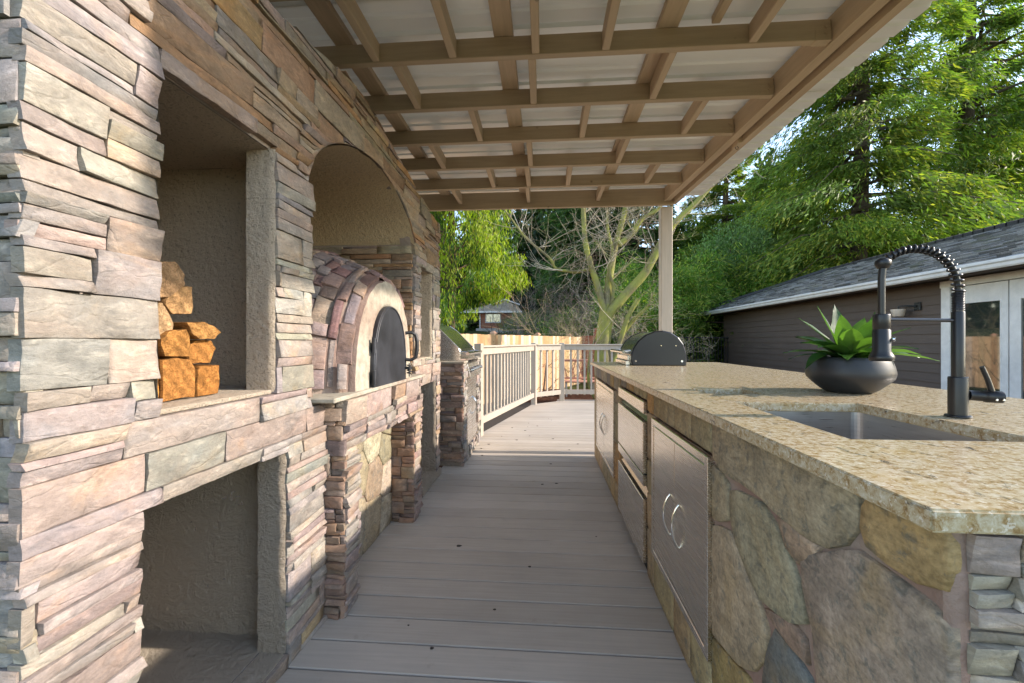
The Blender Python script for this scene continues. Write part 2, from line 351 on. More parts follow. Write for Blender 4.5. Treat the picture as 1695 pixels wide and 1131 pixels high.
    t = NT('grass'); n = t.noise(t.coord(), 1.2, 8, .7); M['ground'] = t.fin(t.ramp(n, [(.3, (0.03, 0.028, 0.012)), (.6, (0.06, 0.075, 0.02)), (.8, (0.10, 0.09, 0.045))]), .95, 0, t.bump(n, .8, .1), .1)
    t = NT('pale render'); n = t.noise(t.coord(), 3, 5, .7); M['pale'] = t.fin(t.ramp(n, [(.3, (0.45, 0.40, 0.34)), (.7, (0.62, 0.58, 0.52))]), .9)
    t = NT('old roof'); n = t.noise(t.coord(), 4, 8, .7); M['oldroof'] = t.fin(t.ramp(n, [(.3, (0.22, 0.18, 0.14)), (.7, (0.48, 0.42, 0.36))]), .95)
mk()
# ------------------------------------------------------------------ ground and terrain
def terrain(x, y):
    d = math.hypot(x, y - 4)
    up = max(0, min(1, (y - 16) / 26.0)); up = up * up * (3 - 2 * up)
    side = max(0, min(1, (-x + 14) / 20.0))
    return -0.32 + 2.6 * up * side + (0.05 * noise.noise(Vector((x * .5, y * .5, 0))) if d > 6 else 0)
def ground():
    m = MB(); xs = [-400, -150, -80] + [-50 + 2.5 * i for i in range(41)] + [80, 150, 400]; ys = [-400, -100, -30] + [-10 + 2.5 * i for i in range(37)] + [120, 250, 600]
    vs = [(x, y, terrain(x, y)) for y in ys for x in xs]; n = len(xs)
    m.add(vs, [(j * n + i, j * n + i + 1, (j + 1) * n + i + 1, (j + 1) * n + i) for j in range(len(ys) - 1) for i in range(n - 1)], smooth=True)
    m.build('ground', M['ground'], kind='structure')
    m = MB(); m.add([(-2.6, 3.6, -.262), (4.6, 3.6, -.262), (5.2, 13.2, -.262), (-3.2, 12.2, -.262)], [(0, 1, 2, 3)])
    m.build('planting_bed', M['mulch'], kind='structure')
    # mulch chips, uncountable
    r2 = random.Random(3); m = MB()
    for i in range(2600):
        x = r2.uniform(-1.6, 3.0); y = r2.uniform(5.2, 11.5)
        if y < 8.2 and x > rail_x(y) - .02: x = rail_x(y) - r2.uniform(.0, .45)
        a = r2.uniform(0, 3.14); L = r2.uniform(.015, .05); w = L * .35; ca, sa = math.cos(a), math.sin(a); z = -.255 + r2.uniform(0, .02); t = r2.uniform(-.02, .02)
        m.add([(x - ca * L - sa * w, y - sa * L + ca * w, z), (x - ca * L + sa * w, y - sa * L - ca * w, z), (x + ca * L + sa * w, y + sa * L - ca * w, z + t), (x + ca * L - sa * w, y + sa * L + ca * w, z + t)], [(0, 1, 2, 3)])
    m.build('mulch', M['mulch'], kind='stuff')
RAILP = [(-0.79, 5.12), (-0.18, 7.75), (0.35, 8.25), (2.3, 8.40)]
def rail_x(y):
    for (x0, y0), (x1, y1) in zip(RAILP[:-1], RAILP[1:]):
        if y0 <= y <= y1: return x0 + (x1 - x0) * (y - y0) / (y1 - y0)
    return -0.9 if y < 5.12 else 2.3
ground()
# ------------------------------------------------------------------ deck
def deck():
    root = bpy.data.objects.new('deck', None); COL.objects.link(root); root['kind'] = 'structure'; ROOTLOC['deck'] = (0, 0, 0)
    r2 = random.Random(11); p = 0.1462; y = 0.262
    while y < 8.36:
        y1 = y + p - .0065
        x0 = -0.93 if y < 5.12 else rail_x(min((y + y1) / 2, 8.2)) - .03
        if y < 3.55: x0 = -1.0
        g = r2.uniform(-.016, .016); k = .94 + r2.random() * .12
        m = MB(); m.box(x0, 2.45, y, y1, -.028, 0, .0035, tint=((.435 + g) * k, (.378 + g) * k, (.318 + g) * k)); 
        if y > 5.0: m.v = [(a_ if a_ > x0 + .1 else a_ - x0 + rail_x(min(b_, 8.2)) - .03, b_, c_) for a_, b_, c_ in m.v]
        m.build('board', M['deck'], root)
        y += p
    m = MB(); m.box(-.95, 2.42, .3, 8.2, -.24, -.034); m.build('joist_frame', M['brownboard'], root)
    # a few dead leaves and bits of debris
    for i in range(26):
        x = r2.uniform(-.7, .4); y = r2.uniform(1.5, 6.5); s = r2.uniform(.003, .012); a = r2.uniform(0, 3)
        m = MB(); q = [(x + s * math.cos(a + t) * (1 if k % 2 else 1.7), y + s * math.sin(a + t)) for k, t in enumerate((0, 1.2, 2.3, 3.4, 4.6, 5.5))]
        m.prism(q, .0005, .003, 'z'); o = m.build('dead_leaf', M['brownboard']); tag(o, 'tiny dry brown leaf scrap lying on the taupe deck boards', 'leaf', 'leaf scraps on the deck')
deck()
# ------------------------------------------------------------------ stone work
def lay(u0, u1, v0, v1, rg, lo=.075, hi=.135, llo=.16, lhi=.42, thin=.024):
    """ledger panels: rows of uneven height, blocks split into thinner stones; returns rects"""
    out = []; v = v0
    while v < v1 - .01:
        H = rg.uniform(lo, hi)
        if lo >= .05 and rg.random() < .24: H = rg.uniform(.018, .032); strip = True
        else: strip = False
        if v1 - (v + H) < .02: H = v1 - v
        u = u0 - rg.uniform(0, llo)
        while u < u1:
            L = rg.uniform(llo, lhi) * (1.25 if strip else 1); a, b = max(u, u0), min(u + L, u1); u += L
            if b - a < .02: continue
            q = rg.random()
            if q < .30 or H < thin * 2.2: out.append((a, b, v, v + H))
            elif q < .72:
                k = rg.choice((.28, .35, .5, .62, .7)); out.append((a, b, v, v + H * k)); 
                if rg.random() < .4 and b - a > .16:
                    mth = a + (b - a) * rg.uniform(.3, .7); out.append((a, mth, v + H * k, v + H)); out.append((mth, b, v + H * k, v + H))
                else: out.append((a, b, v + H * k, v + H))
            else:
                k = sorted((rg.uniform(.22, .42), rg.uniform(.55, .8)))
                out += [(a, b, v, v + H * k[0]), (a, b, v + H * k[0], v + H * k[1]), (a, b, v + H * k[1], v + H)]
        v += H
    return out
def cut(rects, hole):
    h0, h1, g0, g1 = hole; out = []
    for (a, b, c, d) in rects:
        if b <= h0 or a >= h1 or d <= g0 or c >= g1: out.append((a, b, c, d)); continue
        if a < h0: out.append((a, h0, c, d))
        if b > h1: out.append((h1, b, c, d))
        m0, m1 = max(a, h0), min(b, h1)
        if c < g0: out.append((m0, m1, c, g0))
        if d > g1: out.append((m0, m1, g1, d))
    return [r for r in out if r[1] - r[0] > .018 and r[3] - r[2] > .012]
def stone(mb, rect, frame, rg, tint, res=.03, depth=.03, rough=.006, gap=.0011, bot=None, top=None, var=.010, minn=3):
    a, b, c, d = rect; a += gap; b -= gap
    nu = max(minn, min(16, int((b - a) / res) + 1)); nv = max(2, min(6, int((d - c) / res) + 1))
    e = min(.0024, (b - a) * .2, (d - c) * .2); seed = rg.uniform(0, 99)
    us = [a, a + e] + [a + e + (b - a - 2 * e) * i / nu for i in range(1, nu)] + [b - e, b]
    w1 = depth + rg.uniform(-var, var); tx = rg.uniform(-.006, .006); ty = rg.uniform(-.005, .005)
    vs = []; nc = len(us)
    side0, side1 = rg.uniform(-.002, .003), rg.uniform(-.002, .003)
    rows = nv + 3
    for j in range(rows):
        for i, u in enumerate(us):
            jt = .0020 * noise.noise(Vector((u * 22, seed, 1.3)))
            jb = .0020 * noise.noise(Vector((u * 22, seed, 7.7)))
            cb = c + gap + jb; ct = d - gap + jt
            if bot: cb = max(cb, bot(u) + gap)
            if top: ct = min(ct, top(u) - gap)
            if ct < cb + .003: ct = cb + .003
            ee = min(e, (ct - cb) * .3)
            v = [cb, cb + ee][j] if j < 2 else ([ct, ct - ee][rows - 1 - j] if j >= rows - 2 else cb + ee + (ct - cb - 2 * ee) * (j - 1) / nv)
            border = (i in (0, nc - 1)) or (j in (0, rows - 1))
            n1 = noise.noise(Vector((u * 14, v * 34, seed))); n2 = noise.noise(Vector((u * 5, v * 9, seed + 5)))
            lay_ = math.floor((n2 * 2.2 + v * 9 + u * 2.3) * 1.6) * .45 if rough > .004 else 0
            w = w1 + rough * (n1 * .9 + n2 * .9) + tx * ((u - a) / (b - a) - .5) * 2 + ty * ((v - cb) / (ct - cb) - .5) * 2
            w += rough * .55 * (((lay_ * 7.13) % 1.0) - .5)
            if border: w -= e * (.55 + .5 * noise.noise(Vector((u * 40, v * 60, seed))))
            uu = u
            if i == 0: uu += .0018 * noise.noise(Vector((v * 30, seed, 3))) + side0
            if i == nc - 1: uu -= .0018 * noise.noise(Vector((v * 30, seed, 9))) + side1
            vs.append(frame(uu, v, max(w, .004)))
    fs = [(j * nc + i, j * nc + i + 1, (j + 1) * nc + i + 1, (j + 1) * nc + i) for j in range(rows - 1) for i in range(nc - 1)]
    ring = [i for i in range(nc)] + [j * nc + nc - 1 for j in range(1, rows)] + [(rows - 1) * nc + i for i in range(nc - 2, -1, -1)] + [j * nc for j in range(rows - 2, 0, -1)]
    nb = len(vs); back = []
    # skirt: same u,v at w = -.004
    inv = {}
    for k, q in enumerate(ring):
        j, i = divmod(q, nc); u = us[i]
        p = vs[q]; p0 = Vector(p); 
        # push along -w using frame difference
        f0 = Vector(frame(u, (c + d) / 2, 0)); f1 = Vector(frame(u, (c + d) / 2, 1)); nrm = (f1 - f0)
        vs.append(tuple(p0 - nrm * (depth * .95)))
    L = len(ring)
    mb.add(vs[:nb], fs, tint, True)
    sk = [vs[q] for q in ring] + vs[nb:]
    mb.add(sk, [((k + 1) % L, k, L + k, L + (k + 1) % L) for k in range(L)], tint, False)
def vary(col, rg, s=.13):
    k = 1 + rg.uniform(-s, s); return tuple(max(.01, min(.9, c * k * (1 + rg.uniform(-.05, .05)))) for c in col)
PAL = {
 'near': [((0.282, 0.247, 0.214), 5), ((0.276, 0.248, 0.226), 5), ((0.302, 0.262, 0.222), 3), ((0.252, 0.236, 0.222), 3), ((0.287, 0.237, 0.190), 1)],
 'low': [((0.276, 0.233, 0.207), 5), ((0.264, 0.237, 0.215), 5), ((0.287, 0.248, 0.219), 4), ((0.241, 0.221, 0.207), 2), ((0.276, 0.219, 0.191), 3), ((0.352, 0.252, 0.150), .3)],
 'lintel': [((0.242, 0.167, 0.111), 5), ((0.267, 0.198, 0.144), 4), ((0.290, 0.178, 0.096), 2), ((0.218, 0.181, 0.154), 3), ((0.269, 0.219, 0.166), 3)],  # brown of unweathered stone, partly darkened to carry the shade up there
 'mid': [((0.276, 0.241, 0.207), 5), ((0.299, 0.263, 0.230), 4), ((0.246, 0.226, 0.213), 3), ((0.283, 0.222, 0.180), 2)],
 'rosy': [((0.277, 0.209, 0.182), 5), ((0.299, 0.240, 0.205), 4), ((0.247, 0.207, 0.187), 3), ((0.306, 0.227, 0.155), 2)],
 'side': [((0.231, 0.160, 0.121), 5), ((0.275, 0.198, 0.154), 4), ((0.187, 0.143, 0.127), 3), ((0.297, 0.187, 0.132), 2)],  # darker browns put the shade of camera-facing sides into the colour
 'dome': [((0.227, 0.154, 0.138), 5), ((0.276, 0.212, 0.199), 4), ((0.210, 0.174, 0.171), 3), ((0.304, 0.229, 0.173), 2), ((0.181, 0.112, 0.102), 3)],
 'flag': [((0.354, 0.265, 0.158), 5), ((0.311, 0.252, 0.162), 4), ((0.410, 0.305, 0.181), 3), ((0.424, 0.246, 0.095), 2), ((0.226, 0.187, 0.143), 2)],
 'flagp': [((0.324, 0.248, 0.176), 4), ((0.270, 0.231, 0.155), 3), ((0.342, 0.224, 0.162), 3), ((0.414, 0.355, 0.268), 1)],
 'end': [((0.332, 0.289, 0.243), 4), ((0.423, 0.354, 0.295), 3), ((0.252, 0.223, 0.191), 2)],
}
def pick(key, rg):
    P = PAL[key]; s = rg.uniform(0, sum(w for _, w in P))
    for c, w in P:
        s -= w
        if s <= 0: return vary(c, rg)
    return vary(P[0][0], rg)
def emit(stones, root, mat, cap=290):
    """stones: list of (size_score, fn(mb)); the largest become parts, the rest one stuff part"""
    stones.sort(key=lambda s: -s[0]); rest = MB()
    for i, (sc_, fn) in enumerate(stones):
        if i < cap:
            mb = MB(); fn(mb); mb.build('stone', mat, root)
        else: fn(rest)
    if rest.v: rest.build('small_stones', mat, root, 'stuff')
def score(p, area):
    d = (Vector(p) - Vector((0, 0, 1.15))); return area / max(.2, d.length_squared)
XW = -0.925          # face of the wall core; stones stand about 25 mm proud
NICHE = (0.93, 1.366, 0.98, 1.80); LOWN = (0.885, 1.4235, 0.055, 0.762)
N3U = (3.05, 3.38, 1.02, 1.70); N3L = (3.05, 3.50, 0.05, 0.82); YA, YB = 0.665, 3.62
def arch(y):
    t = (y - 2.235) / .665
    return -9 if abs(t) > 1 else 1.81 + .30 * (1 - t * t) ** .62
TOPP = [(0.6, 2.28), (1.34, 2.27), (1.76, 2.345), (2.04, 2.385), (2.56, 2.31), (3.25, 2.18), (3.7, 2.16)]
def ztop(y):
    for (a, b), (c, d) in zip(TOPP[:-1], TOPP[1:]):
        if a <= y <= c: return b + (d - b) * (y - a) / (c - a)
    return 2.2
def stone_wall():
    root = thing('stone_wall', 'long outdoor kitchen wall of stacked ledger stone with recessed stucco niches', 'wall', (-1.3, 2.1, 0))
    rg = random.Random(21)
    fx = lambda u, v, w: (XW + w, u, v)
    st = []
    rects = lay(YA, YB, 0.0, 2.5, rg, .055, .105, .18, .46)
    for h in (NICHE, LOWN, N3U, N3L, (1.697, 2.79, 0.0, .905), (1.59, 2.90, .90, 1.82)): rects = cut(rects, h)
    # break rows at pier edges now and then so stones stay within a pier
    for (a, b, c, d) in rects:
        cy, cz = (a + b) / 2, (c + d) / 2
        if c > ztop(cy): continue
        bot = None
        if 1.57 < b and a < 2.91 and c < 2.14 and d > 1.78:
            bot = arch
            if max(d - arch(a + (b - a) * k_ / 8) for k_ in range(9)) < .012: continue
        top = ztop if d > 2.12 else None
        if a < .93 and cz > .98 and b < 1.0: key = 'near'
        elif cz > 1.78: key = 'near' if b < 1.0 else 'lintel'
        elif cz > .98: key = 'near' if cy < .93 else 'mid'
        else: key = 'low' if cy < 2.9 else 'rosy'
        if key == 'near' and cz < .75: key = 'low'
        t = pick(key, rg); sub = random.Random(rg.random()); res = .024 if cy < 1.4 else .05
        st.append((score((XW, cy, cz), (b - a) * (d - c)), lambda mb, r_=(a, b, c, d), t=t, sub=sub, res=res, bot=bot, top=top: stone(mb, r_, fx, sub, t, res, .027, .0045 if res < .03 else .0045, bot=bot, top=top, var=.0048)))
    # near end of the wall, facing -Y
    fy = lambda u, v, w: (u, YA + .028 - w, v)
    for (a, b, c, d) in lay(-1.30, XW + .020, 0, 2.28, rg, .055, .10, .2, .4):
        t = pick('near', rg); sub = random.Random(rg.random())
        st.append((score(((a + b) / 2, YA, (c + d) / 2), (b - a) * (d - c) * .3), lambda mb, r_=(a, b, c, d), t=t, sub=sub: stone(mb, r_, fy, sub, t, .06, .026, .006)))
    # far side of the oven recess, facing -Y
    fy2 = lambda u, v, w: (u, 2.895 - w, v)
    for (a, b, c, d) in lay(-1.68, XW + .012, .905, 1.815, rg, .06, .11, .14, .32):
        t = pick('lintel', rg); sub = random.Random(rg.random())
        st.append((score(((a + b) / 2, 2.88, (c + d) / 2), (b - a) * (d - c)), lambda mb, r_=(a, b, c, d), t=t, sub=sub: stone(mb, r_, fy2, sub, t, .06, .024, .006)))
    emit(st, root, M['stone'], 288)
    # masonry core
    m = MB()
    def slab(y0, y1, z0, z1, x1=XW, x0=-1.0): m.box(x0, x1, y0, y1, z0, z1)
    ys = sorted({YA + .024, NICHE[0], NICHE[1], LOWN[0], LOWN[1], 1.59, 1.70, 2.79, 2.90, 3.05, 3.38, 3.50, YB - .004})
    holes = [NICHE, LOWN, N3U, N3L]
    zs = sorted({0, .055, .762, .82, .905, .98, 1.02, 1.70, 1.80, 1.82, 2.14})
    for i in range(len(ys) - 1):
        y0, y1 = ys[i], ys[i + 1]; cy = (y0 + y1) / 2; run = None
        for j in range(len(zs) - 1):
            z0, z1 = zs[j], zs[j + 1]; cz = (z0 + z1) / 2
            hole = any(h[0] < cy < h[1] and h[2] < cz < h[3] for h in holes) or (1.59 < cy < 2.90 and .905 < cz < 2.14) or (1.70 < cy < 2.79 and cz < .905)
            if not hole: slab(y0, y1, z0, z1)
    # strip over the arch up to the crest, following arch and top
    N = 28
    for i in range(N):
        a = 1.59 + (2.90 - 1.59) * i / N; b = 1.59 + (2.90 - 1.59) * (i + 1) / N
        za, zb = max(arch(a), 1.82), max(arch(b), 1.82)
        vs = [(XW, a, za), (XW, b, zb), (XW, b, 2.14), (XW, a, 2.14), (-1.0, a, za), (-1.0, b, zb), (-1.0, b, 2.14), (-1.0, a, 2.14)]
        m.add(vs, [(0, 1, 2, 3), (5, 4, 7, 6), (4, 5, 1, 0)])
    N = 24
    for i in range(N):
        a = YA + .024 + (YB - YA - .03) * i / N; b = YA + .024 + (YB - YA - .03) * (i + 1) / N; za, zb = ztop(a) - .012, ztop(b) - .012
        vs = [(XW, a, 2.14), (XW, b, 2.14), (XW, b, zb), (XW, a, za), (-1.75, a, 2.14), (-1.75, b, 2.14), (-1.75, b, zb), (-1.75, a, za)]
        m.add(vs, [(0, 1, 2, 3), (5, 4, 7, 6), (3, 2, 6, 7), (4, 5, 1, 0)])
    # body behind
    m.box(-1.75, -1.0, YA + .024, .80, 0, 2.14); m.box(-1.75, -1.0, 1.50, 1.59, 0, 2.14); m.box(-1.75, -1.0, 2.90, 2.99, 0, 2.14); m.box(-1.75, -1.0, 3.50, YB - .004, 0, 2.14)
    m.box(-1.75, -1.70, 1.59, 2.90, 0, 2.14); m.box(-1.75, -1.0, .80, 1.50, 1.82, 2.14); m.box(-1.75, -1.0, 2.99, 3.50, 1.76, 2.14)
    m.build('masonry_core', M['mortar'], root)
    # stucco linings of the niches (thin shells inside the core)
    def lining(h, back, y0, y1, zf, zc, mat, name, jamb=True):
        rough_ = mat is M['stucco2'] and y0 < 2; q = MB(); e = .006; n = 70 if rough_ else 14
        def sheet(f, nu, nv, amp):
            vs = []
            for j in range(nv + 1):
                for i in range(nu + 1):
                    p, nr = f(i / nu, j / nv); k = amp * noise.noise(Vector((p[0] * 9, p[1] * 9, p[2] * 9)))
                    if rough_ and amp > .004: k += .0035 * noise.noise(Vector((p[0] * 60, p[1] * 60, p[2] * 60))) + .0035 * max(0, noise.noise(Vector((p[0] * 25, p[1] * 25, p[2] * 30))))
                    vs.append((p[0] + nr[0] * k, p[1] + nr[1] * k, p[2] + nr[2] * k))
            q.add(vs, [(j * (nu + 1) + i, j * (nu + 1) + i + 1, (j + 1) * (nu + 1) + i + 1, (j + 1) * (nu + 1) + i) for j in range(nv) for i in range(nu)], smooth=True)
        xf = -1.003
        sheet(lambda s, t: ((back + (xf - back) * s, y1, zf + (zc - zf) * t), (0, -1, 0)), n, n, .006)
        sheet(lambda s, t: ((xf + (back - xf) * s, y0, zf + (zc - zf) * t), (0, 1, 0)), n, n, .006)
        sheet(lambda s, t: ((back, y0 + (y1 - y0) * s, zf + (zc - zf) * t), (1, 0, 0)), n, n, .006)
        sheet(lambda s, t: ((back + (XW - .004 - back) * s, y0 + (y1 - y0) * t, zc), (0, 0, -1)), n, n, .002)
        sheet(lambda s, t: ((xf + (back - xf) * s, y0 + (y1 - y0) * t, zf), (0, 0, 1)), n, n, .001)
        # back of the front frame
        sheet(lambda s, t: ((xf, h[1] + (y1 - h[1]) * s, zf + (zc - zf) * t), (-1, 0, 0)), 2, n, .001)
        # jamb facing the camera and its twin, proud of the core, hand-trowelled edge
        for yy, sg in ((h[1] - e, -1), (h[0] + e, 1)):
            nn = 26; vs = []
            for j in range(nn + 1):
                z = h[2] + (h[3] - h[2]) * j / nn
                for i, xx in enumerate((-1.004, -.975, -.95, -.93, -.915, -.905)):
                    k = .004 * noise.noise(Vector((xx * 20, 3, z * 14))) + .004 * noise.noise(Vector((xx * 3, 8, z * 5)))
                    px_ = xx + (.006 * noise.noise(Vector((1, sg, z * 16))) if i >= 3 else 0)
                    vs.append((px_, yy + k - (sg * .006 if i == 5 else 0), z))
            q.add(vs, [(j * 6 + i, j * 6 + i + 1, (j + 1) * 6 + i + 1, (j + 1) * 6 + i) for j in range(nn) for i in range(5)], smooth=True)
        q.build(name, mat, root)
    lining(NICHE, -1.60, .805, 1.495, .985, 1.797, M['stucco'], 'stucco_lining')
    lining(LOWN, -1.60, .805, 1.495, .058, .760, M['stucco2'], 'stucco_lining')
    lining(N3U, -1.45, 2.995, 3.495, 1.025, 1.697, M['stucco'], 'stucco_lining')
    lining(N3L, -1.45, 2.995, 3.495, .053, .817, M['stucco2'], 'stucco_lining')
    # shelf and floor slabs
    for (y0, y1, z0, z1, x1, nm) in ((.806, 1.494, .935, .986, -.915, 'shelf_slab'), (2.996, 3.494, .96, 1.026, -.915, 'shelf_slab')):
        q = MB(); q.box(-1.59, -1.0, y0, y1, z0, z1); lo, hi = (NICHE[0] + .004, NICHE[1] - .004) if y0 < 2 else (N3U[0] + .004, N3U[1] - .004)
        q.box(-.999, x1, lo, hi, z1 - .012, z1 + .001, .002); q.build(nm, M['stucco'], root)
    for (y0, y1, lo, hi) in ((.806, 1.494, .89, 1.42), (2.996, 3.494, 3.06, 3.62)):
        q = MB(); q.box(-1.59, -1.0, y0, y1, .002, .06); q.box(-.999, -.903 if y0 < 2 else -.885, lo, hi, .002, .058, .006); q.build('floor_slab', M['stucco2'], root)
    # vault of the oven recess
    N = 30; q = MB(); vs = []; cols = (-.902, -.915, -.94, -1.0, -1.2, -1.45, -1.70)
    for i in range(N + 1):
        y = 1.592 + (2.898 - 1.592) * i / N; z = arch(max(1.575, min(2.895, y))) if abs((y - 2.235) / .665) < 1 else 1.81
        for k, x in enumerate(cols):
            j = .010 * noise.noise(Vector((x * 7, y * 7, 4))) + (.007 * noise.noise(Vector((3, y * 26, 4))) if k < 2 else 0)
            vs.append((x + (.008 * noise.noise(Vector((y * 30, 2, 2))) if k == 0 else 0), y, z - .004 + j))
    n = len(cols); q.add(vs, [(i * n + k, i * n + k + 1, (i + 1) * n + k + 1, (i + 1) * n + k)[::-1] for i in range(N) for k in range(n - 1)], smooth=True)
    q.build('vault', M['vaultp'], root)
M['vaultp'] = M['stucco'].copy(); M['vaultp'].name = 'ochre stucco'
for nd in M['vaultp'].node_tree.nodes:
    if nd.type == 'MIX' and not nd.inputs[6].is_linked and not nd.inputs[7].is_linked:
        nd.inputs[6].default_value = (0.72, 0.55, 0.34, 1); nd.inputs[7].default_value = (0.78, 0.63, 0.42, 1)
stone_wall()
# ------------------------------------------------------------------ flagstone panels
def clip(poly, a, b, c):   # keep a*x+b*y<=c
    out = []
    for i in range(len(poly)):
        p, q = poly[i], poly[(i + 1) % len(poly)]; dp = a * p[0] + b * p[1] - c; dq = a * q[0] + b * q[1] - c
        if dp <= 0: out.append(p)
        if (dp < 0) != (dq < 0) and dp != dq: t = dp / (dp - dq); out.append((p[0] + t * (q[0] - p[0]), p[1] + t * (q[1] - p[1])))
    return out
def voronoi(box, seeds):
    cells = []
    for i, s in enumerate(seeds):
        P = [(box[0], box[2]), (box[1], box[2]), (box[1], box[3]), (box[0], box[3])]
        for j, t in enumerate(seeds):
            if i != j and P:
                a, b = t[0] - s[0], t[1] - s[1]; P = clip(P, a, b, (t[0]**2 + t[1]**2 - s[0]**2 - s[1]**2) / 2)
        if len(P) > 2: cells.append(P)
    return cells
def slabstone(mb, poly, frame, rg, tint, gap=.006, depth=.016, wob=.007):
    """irregular flat slab: inset, wobbly outline, two rings and a lumpy face"""
    n = len(poly); cx = sum(p[0] for p in poly) / n; cy = sum(p[1] for p in poly) / n
    ar = sum(poly[i][0] * poly[(i + 1) % n][1] - poly[(i + 1) % n][0] * poly[i][1] for i in range(n))
    if ar < 0: poly = poly[::-1]
    pts = []
    for i in range(n):
        p, q = Vector(poly[i]), Vector(poly[(i + 1) % n]); L = (q - p).length; k = max(1, int(L / .035)); 
        for s in range(k): pts.append(p + (q - p) * s / k)
    gap *= .5; sd = rg.uniform(0, 50); m = len(pts); res = []
    for i, p in enumerate(pts):       # smooth corners
        a, b = pts[i - 1], pts[(i + 1) % m]; res.append(p * .8 + (a + b) * .1)
    pts = res; cen = Vector((cx, cy)); rings = []
    def ring(d, w, wf=0):
        out = []
        for i, p in enumerate(pts):
            a, b = pts[i - 1], pts[(i + 1) % m]; t = (b - a); nrm = Vector((-t.y, t.x)).normalized() if t.length > 1e-6 else (cen - p).normalized()
            q = p + nrm * (gap + d + wob * .5 * noise.noise(Vector((p.x * 25, p.y * 25, sd))))
            out.append((q.x, q.y, w + wf * noise.noise(Vector((q.x * 8, q.y * 8, sd)))))
        return out
    R_ = [ring(0, -.004), ring(0, depth - .003), ring(.0025, depth, .001)]
    for k in (.62, .3): R_.append([(cx + (x - cx) * k, cy + (y - cy) * k, depth + .0022 * noise.noise(Vector((x * 6, y * 6, sd + k * 5)))) for x, y, w in R_[2]])
    vs = [frame(*p) for r_ in R_ for p in r_]; vs.append(frame(cx, cy, depth))
    fs = [(i * m + k, i * m + (k + 1) % m, (i + 1) * m + (k + 1) % m, (i + 1) * m + k) for i in range(len(R_) - 1) for k in range(m)]
    e = len(vs) - 1; fs += [((len(R_) - 1) * m + k, (len(R_) - 1) * m + (k + 1) % m, e) for k in range(m)]
    mb.add(vs, fs, tint, True)
